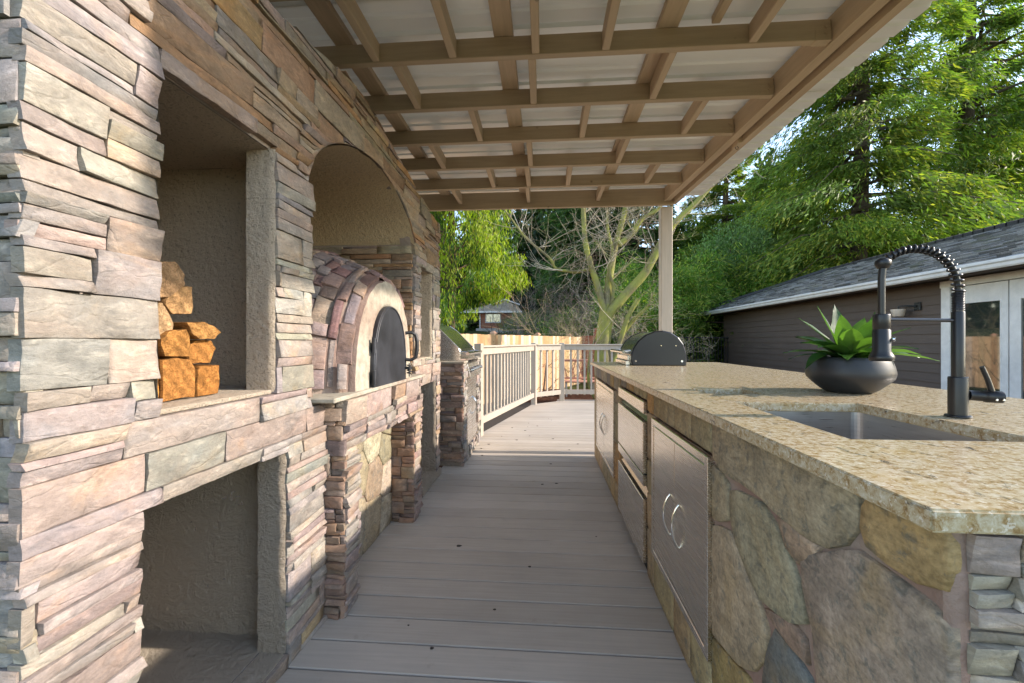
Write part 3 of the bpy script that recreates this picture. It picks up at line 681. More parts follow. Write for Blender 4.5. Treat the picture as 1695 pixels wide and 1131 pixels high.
# ------------------------------------------------------------------ pizza oven with its stone base
def oven():
    root = thing('pizza_oven', 'domed stone pizza oven with arched black iron door set in the wall', 'pizza oven', (-1.1, 2.235, 0))
    rg = random.Random(5); st = []; XO = -.845
    core = MB()
    # hearth band and piers
    core.box(-1.60, XO, 1.715, 2.775, .69, .905); core.box(-.99, XO, 1.715, 1.825, 0, .69); core.box(-.99, XO, 2.655, 2.775, 0, .69); core.box(-1.3, -.99, 1.70, 2.79, 0, .69)
    core.build('base_core', M['mortar'], root)
    q = MB(); q.box(-1.69, XO + .028, 1.60, 2.89, .906, .925, .004); q.build('hearth_slab', M['cream'], root)
    fx = lambda u, v, w: (XO + w, u, v)
    for key, reg in (('rosy', (1.70, 2.79, .69, .905)), ('low', (1.70, 1.84, 0, .69)), ('rosy', (2.64, 2.79, 0, .69))):
        for (a, b, c, d) in lay(*reg, rg, .05, .10, .14, .34):
            t = pick(key, rg); sub = random.Random(rg.random())
            st.append((score((XO, (a + b) / 2, (c + d) / 2), (b - a) * (d - c)), lambda mb, r_=(a, b, c, d), t=t, sub=sub: stone(mb, r_, fx, sub, t, .045, .026, .006, var=.012)))
    for y0 in (1.715, 2.655):
        fy = lambda u, v, w, y0=y0: (u, y0 - w, v)
        for (a, b, c, d) in lay(-.945 if y0 < 2 else -.985, XO + .024, 0 if y0 < 2 else 0, .905 if y0 < 2 else .69, rg, .05, .085, .09, .14):
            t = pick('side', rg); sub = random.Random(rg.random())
            st.append((score(((a + b) / 2, y0, (c + d) / 2), (b - a) * (d - c) * 1.5), lambda mb, r_=(a, b, c, d), t=t, sub=sub, f=fy: stone(mb, r_, f, sub, t, .04, .022, .006, var=.008)))
    # crazy paving panel between the piers
    XP = -.972; seeds = [(1.90, .12), (1.93, .38), (1.92, .60), (2.12, .20), (2.16, .45), (2.10, .63), (2.36, .14), (2.38, .36), (2.34, .58), (2.56, .10), (2.58, .30), (2.56, .50), (2.60, .64)]
    fp = lambda u, v, w: (XP + w - .012, u, v)
    for P in voronoi((1.83, 2.645, 0, .69), seeds):
        mb = MB(); slabstone(mb, P, fp, rg, pick('flagp', rg)); mb.build('flagstone', M['flag'], root)
    q = MB(); q.box(-.988, XP - .008, 1.826, 2.654, 0, .69); q.build('mortar_bed', M['rose'], root)
    # dome: surface point and stones over it
    CY = 2.235
    def prof(x):   # half width, height for depth x
        s = (-.875 - x) / .85
        wd = .425 + .19 * math.sin(min(s * 1.55, 1) * math.pi / 2); hg = .565 + .165 * math.sin(min(s * 1.6, 1) * math.pi / 2)
        if s > .62: k = math.sqrt(max(0, 1 - ((s - .62) / .38) ** 2)); wd *= .35 + .65 * k; hg *= .35 + .65 * k
        return wd, hg
    def dome(a, x, w=0):
        wd, hg = prof(x); sa, ca = math.sin(a), math.cos(a)
        y = CY - wd * ca * (1 if abs(ca) < .7 else 1); z = .925 + hg * (max(sa, 0) ** .9)
        n = Vector((.22 if x > -1.3 else -.2, -ca, sa)).normalized()
        return (x + n.x * w, y + n.y * w, z + n.z * w)
    q = MB(); NA, NX = 30, 14; vs = []
    for j in range(NX + 1):
        x = -.865 - .84 * j / NX
        for i in range(NA + 1): vs.append(dome(math.pi * i / NA, x, .002 + .006 * noise.noise(Vector((i * .7, j * .9, 2)))))
    q.add(vs, [(j * (NA + 1) + i, j * (NA + 1) + i + 1, (j + 1) * (NA + 1) + i + 1, (j + 1) * (NA + 1) + i) for j in range(NX) for i in range(NA)], smooth=True)
    q.build('dome_core', M['rose'], root)
    fd = lambda u, v, w: dome(v, -u, w)
    u = .862
    while u < 1.62:
        du = rg.uniform(.03, .06) if u < .95 else rg.uniform(.038, .085); v = rg.uniform(0, .05)
        while v < math.pi - .05:
            dv = (rg.uniform(.16, .40) if u < .95 else rg.uniform(.07, .15)) if rg.random() < .75 else rg.uniform(.12, .24); dv = min(dv, math.pi - v)
            if dv > .04 and v < 2.4:
                t = pick('dome', rg); sub = random.Random(rg.random()); r_ = (u + rg.uniform(-.008, .008), u + du + rg.uniform(-.012, .006), v, v + dv)
                p = dome(v + dv / 2, -(u + du / 2))
                def fn(mb, r_=r_, t=t, sub=sub):
                    a, b, c, d = r_; k = .5   # work in (x, arc) with arc scaled to metres
                    f = lambda uu, vv, w: dome(vv / k, -uu, w)
                    stone(mb, (a, b, c * k, d * k), f, sub, t, .04, .018, .0065, .0025, var=.011)
                st.append((score(p, du * dv * .5), fn))
            v += dv
        u += du
    emit(st, root, M['stone'], 292)
    # pale arch face around the door
    def ao(a, k=0): return (CY - .005 - (.392 + k) * math.cos(a), .915 + (.555 + k) * max(0, math.sin(a)) ** .82)
    def ai(a, k=0): return (CY + .005 - (.243 + k) * math.cos(a), .915 + (.432 + k) * max(0, math.sin(a)) ** .68)
    q = MB(); N = 44; vs = []; rows = []
    for i in range(N + 1):
        a = math.pi * i / N; o, o2, inn = ao(a), ao(a, .006), ai(a, -.012); mid = ((o[0] + inn[0]) / 2, (o[1] + inn[1]) / 2)
        jz = lambda s: .006 * noise.noise(Vector((i * .5, s, 1)))
        vs += [(-.93, o2[0], o2[1]), (-.868, o2[0] + jz(9), o2[1] + jz(8)), (-.842, o[0] + jz(6), o[1] + jz(4)), (-.838 + jz(1), mid[0], mid[1]), (-.838 + jz(2), ai(a, .012)[0], ai(a, .012)[1]), (-.850, inn[0], inn[1]), (-.95, inn[0], inn[1])]
    q.add(vs, [(i * 7 + k, (i + 1) * 7 + k, (i + 1) * 7 + k + 1, i * 7 + k + 1)[::-1] for i in range(N) for k in range(2, 6)], smooth=True)
    q.build('arch_face', M['cream'], root)
    q = MB(); q.add(vs, [(i * 7 + k, (i + 1) * 7 + k, (i + 1) * 7 + k + 1, i * 7 + k + 1)[::-1] for i in range(N) for k in range(2)], smooth=True)
    q.build('arch_flank', M['rose'], root)
    q = MB(); q.prism([ai(math.pi * i / N, -.002) for i in range(N + 1)], -.935, -.925, 'x'); q.build('oven_mouth', M['dark'], root)
    # iron door
    P = [ai(math.pi * i / 40, -.006) for i in range(41)]
    q = MB(); q.prism(P, -.850, -.822, 'x', c=.004); d = q.build('oven_door', M['iron'], root)
    q = MB(); q.tube([(-.822, y, z) for y, z in [ai(math.pi * i / 40, -.014) for i in range(1, 40)]], .0055, 6); q.build('door_rim', M['iron'], d)
    q = MB(); pts = [(-.822, 2.462, 1.20), (-.79, 2.474, 1.205), (-.765, 2.484, 1.19), (-.758, 2.487, 1.15), (-.758, 2.487, 1.10), (-.765, 2.484, 1.055), (-.79, 2.474, 1.04), (-.822, 2.462, 1.043)]
    q.tube(pts, [.010, .010, .011, .012, .012, .011, .010, .010], 8); q.build('handle', M['blackmatte'], d)
    for z in (1.13, .975):
        q = MB(); q.tube([(-.815, 1.986, z - .035), (-.815, 1.986, z + .035)], .010, 8); q.prism([(1.996, z - .022), (2.095, z - .006), (2.10, z + .004), (1.996, z + .022)], -.822, -.815, 'x'); q.build('hinge', M['iron'], d)
    q = MB()
    for k in range(26):
        pass
    q.tube([(-.80 + .012 * math.cos(t * .9), 2.47 + .012 * math.sin(t * .9), .955 + t * .0022) for t in range(26)], .004, 5); q.box(-.825, -.79, 2.452, 2.492, .985, 1.0, .002); q.tube([(-.80, 2.47, .94), (-.80, 2.47, 1.02)], .004, 6)
    q.build('spring_latch', M['blackmatte'], root)
oven()
# ------------------------------------------------------------------ firewood in the niche
def firewood():
    L = [('pale split log with ragged bark edge on top of the firewood stack', [(1.042, 1.363), (1.097, 1.37), (1.13, 1.34), (1.126, 1.31), (1.087, 1.275), (1.049, 1.265), (1.038, 1.302)], (.46, .28, .15)),
         ('square split log just under the topmost one in the stack', [(1.087, 1.292), (1.112, 1.303), (1.164, 1.312), (1.166, 1.231), (1.101, 1.226), (1.072, 1.249)], (.45, .26, .12)),
         ('pale rough log at the stack edge halfway up the firewood', [(1.038, 1.251), (1.072, 1.254), (1.106, 1.201), (1.101, 1.173), (1.06, 1.152), (1.038, 1.159)], (.48, .31, .17)),
         ('pointed wedge log with its tip sticking out beside the stucco', [(1.12, 1.204), (1.183, 1.207), (1.217, 1.197), (1.246, 1.179), (1.222, 1.158), (1.166, 1.157), (1.14, 1.166)], (.44, .22, .075)),
         ('orange log above the big bottom log of the stack', [(1.049, 1.156), (1.078, 1.179), (1.14, 1.186), (1.145, 1.107), (1.06, 1.11)], (.43, .20, .06)),
         ('five sided orange log farthest along in the middle row of the stack', [(1.150, 1.139), (1.183, 1.153), (1.234, 1.155), (1.258, 1.128), (1.234, 1.083), (1.157, 1.086)], (.43, .19, .055)),
         ('biggest orange split log resting on the shelf in the stack', [(1.049, 1.100), (1.101, 1.104), (1.14, 1.099), (1.160, 1.071), (1.150, .989), (1.049, .989)], (.45, .20, .06)),
         ('small notched log on the shelf at the far end of the stack', [(1.164, 1.079), (1.217, 1.074), (1.246, 1.077), (1.241, .989), (1.160, .989)], (.42, .18, .05)),
         ('log mostly hidden by the stone pier in the upper stack', [(.945, 1.30), (1.0, 1.33), (1.030, 1.30), (1.030, 1.24), (.99, 1.21), (.945, 1.23)], (.60, .30, .10)),
         ('log mostly hidden by the stone pier in the middle of the stack', [(.945, 1.20), (1.005, 1.20), (1.030, 1.17), (1.04, 1.115), (.945, 1.105)], (.60, .28, .08)),
         ('log mostly hidden by the stone pier on the shelf', [(.945, 1.097), (1.042, 1.097), (1.042, .989), (.945, .989)], (.60, .26, .06))]
    rg = random.Random(9)
    for lab, P, col in L:
        P = [(y, z) for y, z in P]; n = len(P); cx = sum(p[0] for p in P) / n; cz = sum(p[1] for p in P) / n
        root = thing('firewood_log', lab, 'log', (-1.15, cx, min(p[1] for p in P)), 'split firewood stacked in the niche')
        xf = -1.015 + rg.uniform(-.015, .015); q = MB(); pts = []
        for i in range(n):
            a, b = P[i], P[(i + 1) % n]
            for k in range(4): t = k / 4; pts.append((a[0] + (b[0] - a[0]) * t, a[1] + (b[1] - a[1]) * t))
        m = len(pts); rings = []
        sd = rg.uniform(0, 40)
        for j, (x, k) in enumerate(((-.36, .96), (-.27, 1), (-.18, 1), (-.09, 1), (-.006, 1), (0, .975))):
            rings.append([(xf + x + (.006 * noise.noise(Vector((y * 40, z * 40, sd))) if j > 3 else 0), cx + (y - cx) * k + .0035 * noise.noise(Vector((x * 9, y * 50, z * 50 + sd))), cz + (z - cz) * k + .0035 * noise.noise(Vector((x * 9 + 7, y * 50, z * 50 + sd)))) for y, z in pts])
        vs = [p for r_ in rings for p in r_]; fs = [(i * m + k, i * m + (k + 1) % m, (i + 1) * m + (k + 1) % m, (i + 1) * m + k) for i in range(5) for k in range(m)]
        fs = [f[::-1] for f in fs]
        ar = sum(P[i][0] * P[(i + 1) % n][1] - P[(i + 1) % n][0] * P[i][1] for i in range(n))
        if ar > 0: fs = [f[::-1] for f in fs]
        q.add(vs, fs, tuple(c * .9 for c in col)); q.build('split_sides', M['log'], root)
        q = MB(); vv = []; c2 = (xf + .004, cx, cz); inner = [(xf + .002 + .0025 * noise.noise(Vector((y * 60, z * 60, sd))), cx + (y - cx) * .5, cz + (z - cz) * .5) for _, y, z in rings[-1]]
        vv = rings[-1] + inner + [c2]; f2 = [(k, (k + 1) % m, m + (k + 1) % m, m + k) for k in range(m)] + [(m + k, m + (k + 1) % m, 2 * m) for k in range(m)]
        q.add(vv, f2 if ar > 0 else [f[::-1] for f in f2], tuple(min(.8, c * 1.12) for c in col)); q.build('cut_end', M['log'], root)
firewood()
# ------------------------------------------------------------------ steel helpers
def bow_handle(parent, x, y, z0, z1, out, side, mat, r_=.0065):
    q = MB(); N = 14; pts = []
    for i in range(N + 1):
        t = i / N; a = math.pi * t; pts.append((x + out * math.sin(a) ** .7, y + side * math.sin(a), z0 + (z1 - z0) * t))
    q.tube(pts, .0048, 8); q.build('handle', mat, parent)
# ------------------------------------------------------------------ grill cabinet against the wall
def wall_grill():
    root = thing('grill_cabinet', 'ledger stone grill cabinet with double steel doors beyond the wall', 'cabinet', (-1.1, 4.35, 0))
    XG = -.758; rg = random.Random(31); st = []
    q = MB(); q.box(-1.5, XG, 3.872, 4.05, 0, .945); q.box(-1.5, XG, 4.66, 4.84, 0, .945); q.box(-1.5, XG, 4.05, 4.66, 0, .12); q.box(-1.5, -1.40, 4.05, 4.66, .12, .945); q.build('masonry_core', M['mortar'], root)
    q = MB(); q.box(-1.5, XG + .03, 3.845, 4.04, .946, .966, .005); q.build('cap_slab', M['cream'], root); q = MB(); q.box(-1.5, XG + .03, 4.67, 4.865, .946, .966, .005); q.build('cap_slab', M['cream'], root)
    fy = lambda u, v, w: (u, 3.872 - w, v); fx = lambda u, v, w: (XG + w, u, v)
    for (a, b, c, d) in lay(-1.3, XG + .024, 0, .946, rg, .045, .085, .10, .26, .018):
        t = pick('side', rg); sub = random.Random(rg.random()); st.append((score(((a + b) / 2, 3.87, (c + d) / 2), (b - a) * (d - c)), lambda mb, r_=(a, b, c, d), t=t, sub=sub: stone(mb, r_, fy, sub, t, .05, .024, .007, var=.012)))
    for y0, y1, z1 in ((3.85, 4.03, .946), (4.68, 4.86, .946), (4.03, 4.68, .115)):
        for (a, b, c, d) in lay(y0, y1, 0, z1, rg, .05, .10, .10, .25):
            t = pick('near', rg); sub = random.Random(rg.random()); st.append((score((XG, (a + b) / 2, (c + d) / 2), (b - a) * (d - c)), lambda mb, r_=(a, b, c, d), t=t, sub=sub: stone(mb, r_, fx, sub, t, .06, .022, .006, var=.01)))
    emit(st, root, M['stone'], 280)
    fr = MB(); fr.box(XG - .02, XG + .012, 4.055, 4.075, .125, .80, .003); fr.box(XG - .02, XG + .012, 4.635, 4.655, .125, .80, .003); fr.box(XG - .02, XG + .012, 4.075, 4.635, .125, .145, .003); fr.box(XG - .02, XG + .012, 4.075, 4.635, .78, .80, .003); fr.build('door_frame', M['steel'], root)
    for a, b, hy, sd_ in ((4.079, 4.353, 4.335, .03), (4.357, 4.631, 4.375, -.03)):
        q = MB(); q.box(XG - .012, XG + .016, a, b, .149, .776, .004); d = q.build('door', M['steel'], root)
        bow_handle(d, XG + .014, hy, .40, .58, .05, 0, M['chrome'])
    g = thing('gas_grill', 'stainless gas grill with slanted hood in the stone cabinet by the wall', 'grill', (-1.1, 4.35, .80))
    q = MB(); q.box(-1.38, -.775, 4.07, 4.64, .81, .945); q.build('firebox', M['dark'], g)
    P = [(-1.36, .968), (-1.36, 1.22), (-1.24, 1.315), (-1.06, 1.325), (-.985, 1.275), (-.794, 1.085), (-.786, 1.06), (-.786, .968)]
    q = MB(); q.prism(P, 3.94, 3.965, 'y', c=.004); q.build('hood_side', M['steel'], g); q = MB(); q.prism(P, 4.745, 4.77, 'y', c=.004); q.build('hood_side', M['steel'], g)
    Pi = [(x * .998, z - .004) for x, z in P]; q = MB(); q.prism(Pi, 3.9655, 4.7445, 'y'); q.build('hood', M['hood'], g)
    q = MB(); q.tube([(-.715, 3.93, 1.035), (-.715, 4.78, 1.035)], .016, 12); q.build('hood_handle', M['chrome'], g)
    for y in (4.0, 4.71):
        q = MB(); q.tube([(-.80, y, 1.05), (-.715, y, 1.035)], .012, 10); q.build('handle_bracket', M['chrome'], g)
    q = MB(); q.prism([(-.80, .945), (-.735, .935), (-.70, .80), (-.80, .79)], 4.045, 4.665, 'y', c=.004); q.build('control_panel', M['steel'], g)
    q = MB(); q.box(-.80, -.725, 3.95, 4.76, .9665, .99, .004); q.build('drip_rail', M['chrome'], g)
    for i in range(6):
        y = 4.09 + i * .106; z = .868; q = MB(); c0 = Vector((-.716, y, z)); nrm = Vector((.97, 0, .22)).normalized()
        q.tube([c0, c0 + nrm * .014], .027, 14); q.build('knob_bezel', M['chrome'], g)
        q = MB(); q.tube([c0 + nrm * .014, c0 + nrm * .042], [.020, .017], 12); q.build('knob', M['chrome'], g)
wall_grill()
# ------------------------------------------------------------------ kitchen island
XI = 0.497
ILEN = 4.31
def grid_slab(mb, xs, ys, solid, z0, z1, tint=(.5, .5, .5)):
    for i in range(len(xs) - 1):
        for j in range(len(ys) - 1):
            if not solid(i, j): continue
            x0, x1, y0, y1 = xs[i], xs[i + 1], ys[j], ys[j + 1]
            mb.add([(x0, y0, z1), (x1, y0, z1), (x1, y1, z1), (x0, y1, z1)], [(0, 1, 2, 3)], tint); mb.add([(x0, y0, z0), (x0, y1, z0), (x1, y1, z0), (x1, y0, z0)], [(0, 1, 2, 3)], tint)
            def s(ii, jj): return 0 <= ii < len(xs) - 1 and 0 <= jj < len(ys) - 1 and solid(ii, jj)
            if not s(i - 1, j): mb.add([(x0, y1, z0), (x0, y0, z0), (x0, y0, z1), (x0, y1, z1)][::-1], [(3, 2, 1, 0)], tint)
            if not s(i + 1, j): mb.add([(x1, y0, z0), (x1, y1, z0), (x1, y1, z1), (x1, y0, z1)], [(0, 1, 2, 3)], tint)
            if not s(i, j - 1): mb.add([(x0, y0, z0), (x1, y0, z0), (x1, y0, z1), (x0, y0, z1)], [(0, 1, 2, 3)], tint)
            if not s(i, j + 1): mb.add([(x1, y1, z0), (x0, y1, z0), (x0, y1, z1), (x1, y1, z1)], [(0, 1, 2, 3)], tint)
def island():
    root = thing('kitchen_island', 'long flagstone clad kitchen island with speckled gold granite top and steel doors', 'kitchen island', (1.0, 2.4, 0))
    rg = random.Random(77)
    # countertop with openings
    xs = [.470, .635, .642, .850, 1.030, 1.70]; ys = [.550, .937, 1.475, 1.71, 1.89, ILEN]
    def solid(i, j):
        if j == 1 and i in (2, 3): return False
        if j == 3 and i in (1, 2): return False
        return True
    q = MB(); grid_slab(q, xs, ys, solid, .917, .946)
    o = q.build('countertop', M['granite'], root)
    bv = None
    import bmesh
    bm = bmesh.new(); bm.from_mesh(o.data); bmesh.ops.remove_doubles(bm, verts=bm.verts, dist=1e-5)
    ed = [e for e in bm.edges if len(e.link_faces) == 2 and e.calc_face_angle(0) > 1.0]
    bmesh.ops.bevel(bm, geom=ed, offset=.003, segments=2, affect='EDGES', clamp_overlap=True); bm.to_mesh(o.data); bm.free()
    # body core
    q = MB(); XC = XI + .02
    q.box(XC, 1.34, .589, 1.335, 0, .69); q.box(XC, .62, .589, 1.335, .69, .916); q.box(1.06, 1.34, .589, 1.335, .69, .916); q.box(.62, 1.06, .589, .92, .69, .916)
    q.box(XC + .06, 1.34, 1.335, 4.29, 0, .68); q.box(1.06, 1.34, 1.335, 4.29, .68, .916)
    for a, b in ((1.995, 2.125), (2.835, 3.06), (4.06, 4.29)): q.box(XC, XC + .0595, a, b, 0, .855)
    q.box(XC, XC + .0595, 1.336, 4.29, .8551, .916)
    for a, b in ((1.335, 1.995), (3.06, 4.06)): q.box(XC, XC + .0595, a, b, 0, .165); q.box(XC, XC + .0595, a, b, .805, .855)
    q.box(XC + .062, 1.06, 1.90, 3.5, .70, .70001 + .1); q.box(XC + .062, 1.059, 1.72, 1.89, .70, .72)
    q.build('masonry_core', M['rose'], root)
    fx = lambda u, v, w: (XC - w, u, v)      # outward is -X
    def fl(poly, key, tint=None, gp=.0045):
        mb = MB(); slabstone(mb, [(-y, z) for y, z in poly], lambda u, v, w: (XC - w, -u, v), rg, tint or pick(key, rg), gp, .011, .008); mb.build('flagstone', M['flag'], root)
    big = [([(1.316, .86), (1.316, .912), (.727, .912), (.730, .846), (.757, .808), (.806, .779), (.882, .771), (.985, .779), (1.08, .789), (1.256, .780), (1.316, .80)], (.35, .29, .19)),
           ([(.700, .912), (.573, .912), (.573, .835), (.62, .823), (.671, .822), (.708, .828), (.717, .85), (.715, .887)], (.38, .26, .135)),
           ([(.882, .722), (.79, .770), (.732, .811), (.671, .802), (.60, .80), (.575, .79), (.575, .62), (.66, .56), (.826, .50), (.839, .599), (.867, .666)], (.32, .275, .20)),
           ([(1.20, .745), (1.035, .770), (.975, .745), (.922, .698), (.880, .655), (.860, .60), (.922, .568), (1.035, .544), (1.08, .560), (1.16, .62), (1.19, .655)], (.31, .265, .195)),
           ([(1.316, .594), (1.196, .628), (1.103, .562), (1.046, .53), (1.005, .49), (1.025, .41), (1.068, .351), (1.154, .305), (1.316, .270)], (.41, .33, .235)),
           ([(.975, .515), (.906, .512), (.850, .505), (.84, .44), (.86, .36), (.95, .30), (1.03, .33), (1.012, .408)], (.16, .16, .155)),
           ([(1.316, .780), (1.215, .756), (1.20, .661), (1.316, .615)], (.35, .28, .19)),
           ([(1.316, .255), (1.17, .285), (1.10, .31), (1.05, .29), (1.06, .15), (1.15, .09), (1.316, .10)], (.27, .20, .09)),
           ([(1.04, .30), (.96, .28), (.85, .34), (.76, .30), (.78, .12), (.93, .08), (1.04, .14)], (.28, .24, .17)),
           ([(.826, .49), (.66, .55), (.575, .60), (.575, .33), (.74, .32), (.835, .36)], (.33, .265, .18)),
           ([(.73, .31), (.575, .32), (.575, .02), (.76, .02), (.765, .12)], (.20, .20, .17)),
           ([(1.316, .09), (1.15, .08), (1.05, .135), (.93, .07), (.78, .11), (.78, .01), (1.316, .01)], (.25, .22, .16)),
           ([(1.025, .535), (.939, .558), (.868, .572), (.855, .52), (.906, .522), (.975, .524)], (.30, .20, .14)),
           ([(.966, .773), (.882, .760), (.815, .768), (.890, .705), (.93, .715)], (.33, .24, .18)),
           ([(1.195, .652), (1.09, .562), (1.10, .568), (1.19, .634), (1.298, .602), (1.20, .655)], (.30, .22, .15))]
    for P, t in big[:-1]: fl(P, 'flag', vary(t, rg, .08), -.011)
    # tiles over the doors
    y = 1.322
    while y < 4.28:
        w = rg.uniform(.09, .22)
        if 4.285 - (y + w) < .06: w = 4.285 - y
        z0 = .795 if y + w < 1.995 + .05 else (.86 if y < 2.83 else .785)
        if y < 1.995 < y + w: w = 1.998 - y
        if y < 2.125 < y + w and y > 1.99: w = 2.128 - y
        if y < 2.835 < y + w: w = 2.838 - y
        z0 = .808 if y < 1.99 else (.02 if False else (.858 if 2.12 < y < 2.83 else .808))
        fl([(y, z0), (y + w, z0), (y + w, .914), (y, .914)], 'flag'); y += w
    for a, b in ((1.998, 2.122), (2.838, 3.055), (4.065, 4.285)):
        z = 0.005
        while z < .80:
            h = rg.uniform(.12, .30)
            if .805 - (z + h) < .07: h = .805 - z
            fl([(a, z), (b, z), (b, z + h), (a, z + h)], 'flag'); z += h
    for a, b in ((1.322, 1.995), (3.06, 4.06)):
        y = a
        while y < b - .02:
            w = rg.uniform(.12, .28)
            if b - (y + w) < .07: w = b - y
            fl([(y, .005), (y + w, .005), (y + w, .165), (y, .165)], 'flag'); y += w
    # near end: ledger stone, mortar strip at the corner
    st = []; fy = lambda u, v, w: (u, .588 - w, v)
    for (a, b, c, d) in lay(.530, 1.335, 0, .912, rg, .035, .062, .07, .16, .014):
        t = pick('end', rg); sub = random.Random(rg.random()); st.append((score(((a + b) / 2, .6, (c + d) / 2), (b - a) * (d - c)), lambda mb, r_=(a, b, c, d), t=t, sub=sub: stone(mb, r_, fy, sub, t, .018, .024, .005, .001, var=.006)))
    emit(st, root, M['stone'], 150)
    q = MB(); n = 40; vs = []
    for j in range(n + 1):
        z = .914 * j / n
        for i, (x, yy) in enumerate(((.534, .572), (.522, .570), (.512, .572), (.5085, .580))):
            k = .0035 * noise.noise(Vector((i, z * 22, 2))); vs.append((x + k, yy + k, z))
    vs2 = vs; q.add(vs2, [(j * 4 + i, (j + 1) * 4 + i, (j + 1) * 4 + i + 1, j * 4 + i + 1) for j in range(n) for i in range(3)], smooth=True)
    q.build('corner_mortar', M['rose'], root)
    # sink basin
    q = MB(); x0, x1, y0, y1, zb, zt = .632, 1.040, .927, 1.485, .70, .9165; t_ = .003
    rr = .03; P = []
    for cx, cy, a0 in ((x1 - rr, y1 - rr, 0), (x0 + rr, y1 - rr, 90), (x0 + rr, y0 + rr, 180), (x1 - rr, y0 + rr, 270)):
        for k in range(7): a = R(a0 + 15 * k); P.append((cx + rr * math.cos(a), cy + rr * math.sin(a)))
    m = len(P); vs = [(x, y, zt) for x, y in P] + [(x, y, zb + .012) for x, y in P] + [(x + (.836 - x) * .03, y + (1.206 - y) * .03, zb) for x, y in P] + [(.836, 1.206, zb - .004)]
    q.add(vs, [(i * m + k, (i * m) + (k + 1) % m, (i + 1) * m + (k + 1) % m, (i + 1) * m + k)[::-1] for i in range(2) for k in range(m)] + [(2 * m + k, 2 * m + (k + 1) % m, 3 * m) for k in range(m)], smooth=False)
    sk = q.build('sink', M['sinksteel'], root)
    q = MB(); q.lathe([(.045, .7012), (.045, .704), (.036, .704), (.030, .7015), (.0, .7015)], .836, 1.206, 24); q.build('drain', M['chrome'], sk)
    # near double doors
    def doors(y0, y1, z0, z1, far=False):
        X = XC - .019; w = .028
        f = MB(); f.box(X - .004, X + .03, y0, y0 + w, z0, z1, .002); f.box(X - .004, X + .03, y1 - w, y1, z0, z1, .002); f.box(X - .004, X + .03, y0 + w, y1 - w, z1 - w, z1, .002); f.box(X - .004, X + .03, y0 + w, y1 - w, z0, z0 + w, .002)
        f.build('door_frame', M['steel'], root); mid = (y0 + y1) / 2
        b_ = MB(); b_.box(X + .02, X + .026, y0 + w, y1 - w, z0 + w, z1 - w); b_.build('door_backing', M['dark'], root)
        for a, b, hy, s in ((y0 + w + .003, mid - .0015, mid - .055, -.032), (mid + .0015, y1 - w - .003, mid + .055, .032)):
            q = MB(); q.box(X - .001, X + .018, a, b, z0 + w + .003, z1 - w - .005, .003); d = q.build('door', M['steel'], root)
            zc = .467; bow_handle(d, X - .001, hy, zc - .080, zc + .080, -.026, 0, M['chrome'])
    doors(1.322, 1.990, .178, .800); doors(3.063, 4.055, .172, .800)
    # drawer refrigerator
    X = XC - .019; a, b = 2.132, 2.828
    q = MB(); q.box(X + .03, X + .24, a, b, .06, .853); fr = q.build('appliance_body', M['dark'], root)
    q = MB(); q.box(X - .008, X + .012, a, b, .792, .853, .003); q.build('top_panel', M['steel'], root)
    for z0, z1 in ((.435, .752), (.055, .372)):
        q = MB(); q.box(X - .010, X + .012, a, b, z0 + .06 if z0 > .4 else z0, z1, .003)
        if z0 > .4: q.box(X - .010, X + .012, a, b, z0, z0 + .053, .003)
        d = q.build('drawer_front', M['steel'], root)
        q = MB(); q.prism([(X + .012, z1 - .0), (X + .012, z1 + .004), (X + .029, z1 + .030), (X + .029, z1)], a, b, 'y'); q.build('handle_channel', M['hood'], d)
    q = MB(); q.box(X + .02, X + .05, a, b, .002, .055); q.build('toe_kick', M['dark'], root)
    # grill built in at the far end
    g = thing('barrel_grill', 'round topped grill with black end cap at the far counter end', 'grill', (.97, 3.95, .946))
    P = [(.745, .9475), (.735, .99), (.738, 1.04), (.757, 1.095), (.797, 1.155), (.855, 1.205), (.93, 1.236), (1.0, 1.243), (1.07, 1.226), (1.13, 1.185), (1.172, 1.125), (1.193, 1.05), (1.197, .99), (1.192, .9475)]
    def sc(k): return [(.967 + (x - .967) * k, .9475 + (z - .9475) * k) for x, z in P]
    q = MB(); q.prism(P, 3.64, 3.685, 'y', c=.010); ec = q.build('end_cap', M['blackcap'], g)
    q = MB(); q.prism(P, 4.205, 4.24, 'y', c=.010); q.build('end_cap', M['blackcap'], g)
    q = MB(); Pm = sc(.985); n = len(Pm); vs = [(x, 3.686, z) for x, z in Pm] + [(x, 4.204, z) for x, z in Pm]; q.add(vs, [(k, k + 1, n + k + 1, n + k) for k in range(n - 1)], smooth=True); q.build('hood', M['hood'], g)
    q = MB(); q.box(.70, .744, 3.70, 4.19, .9475, .985, .004); q.box(.715, .744, 3.70, 4.19, .99, 1.03, .003); q.build('front_panel', M['steel'], g)
    q = MB(); q.tube([(.672, 3.62, 1.062), (.672, 4.26, 1.062)], .014, 12); q.build('hood_handle', M['chrome'], g)
    for y in (3.70, 4.18): q = MB(); q.tube([(.745, y, 1.07), (.672, y, 1.062)], .010, 8); q.build('handle_bracket', M['chrome'], g)
    for x, z in ((.775, .985), (1.155, .985), (.985, 1.115), (1.105, 1.115)):
        q = MB(); q.tube([(x, 3.641, z), (x, 3.636, z)], .009 if z < 1 else .005, 10); q.build('screw', M['chrome'], ec)
    q = MB(); q.box(.94, 1.0, 3.632, 3.640, .9485, .962, .002); q.build('vent_slot', M['black'], ec)
t_ = NT('black enamel'); t_.fin((0.010, 0.011, 0.016), .30, 0, None, .5); M['blackcap'] = t_.m
island()
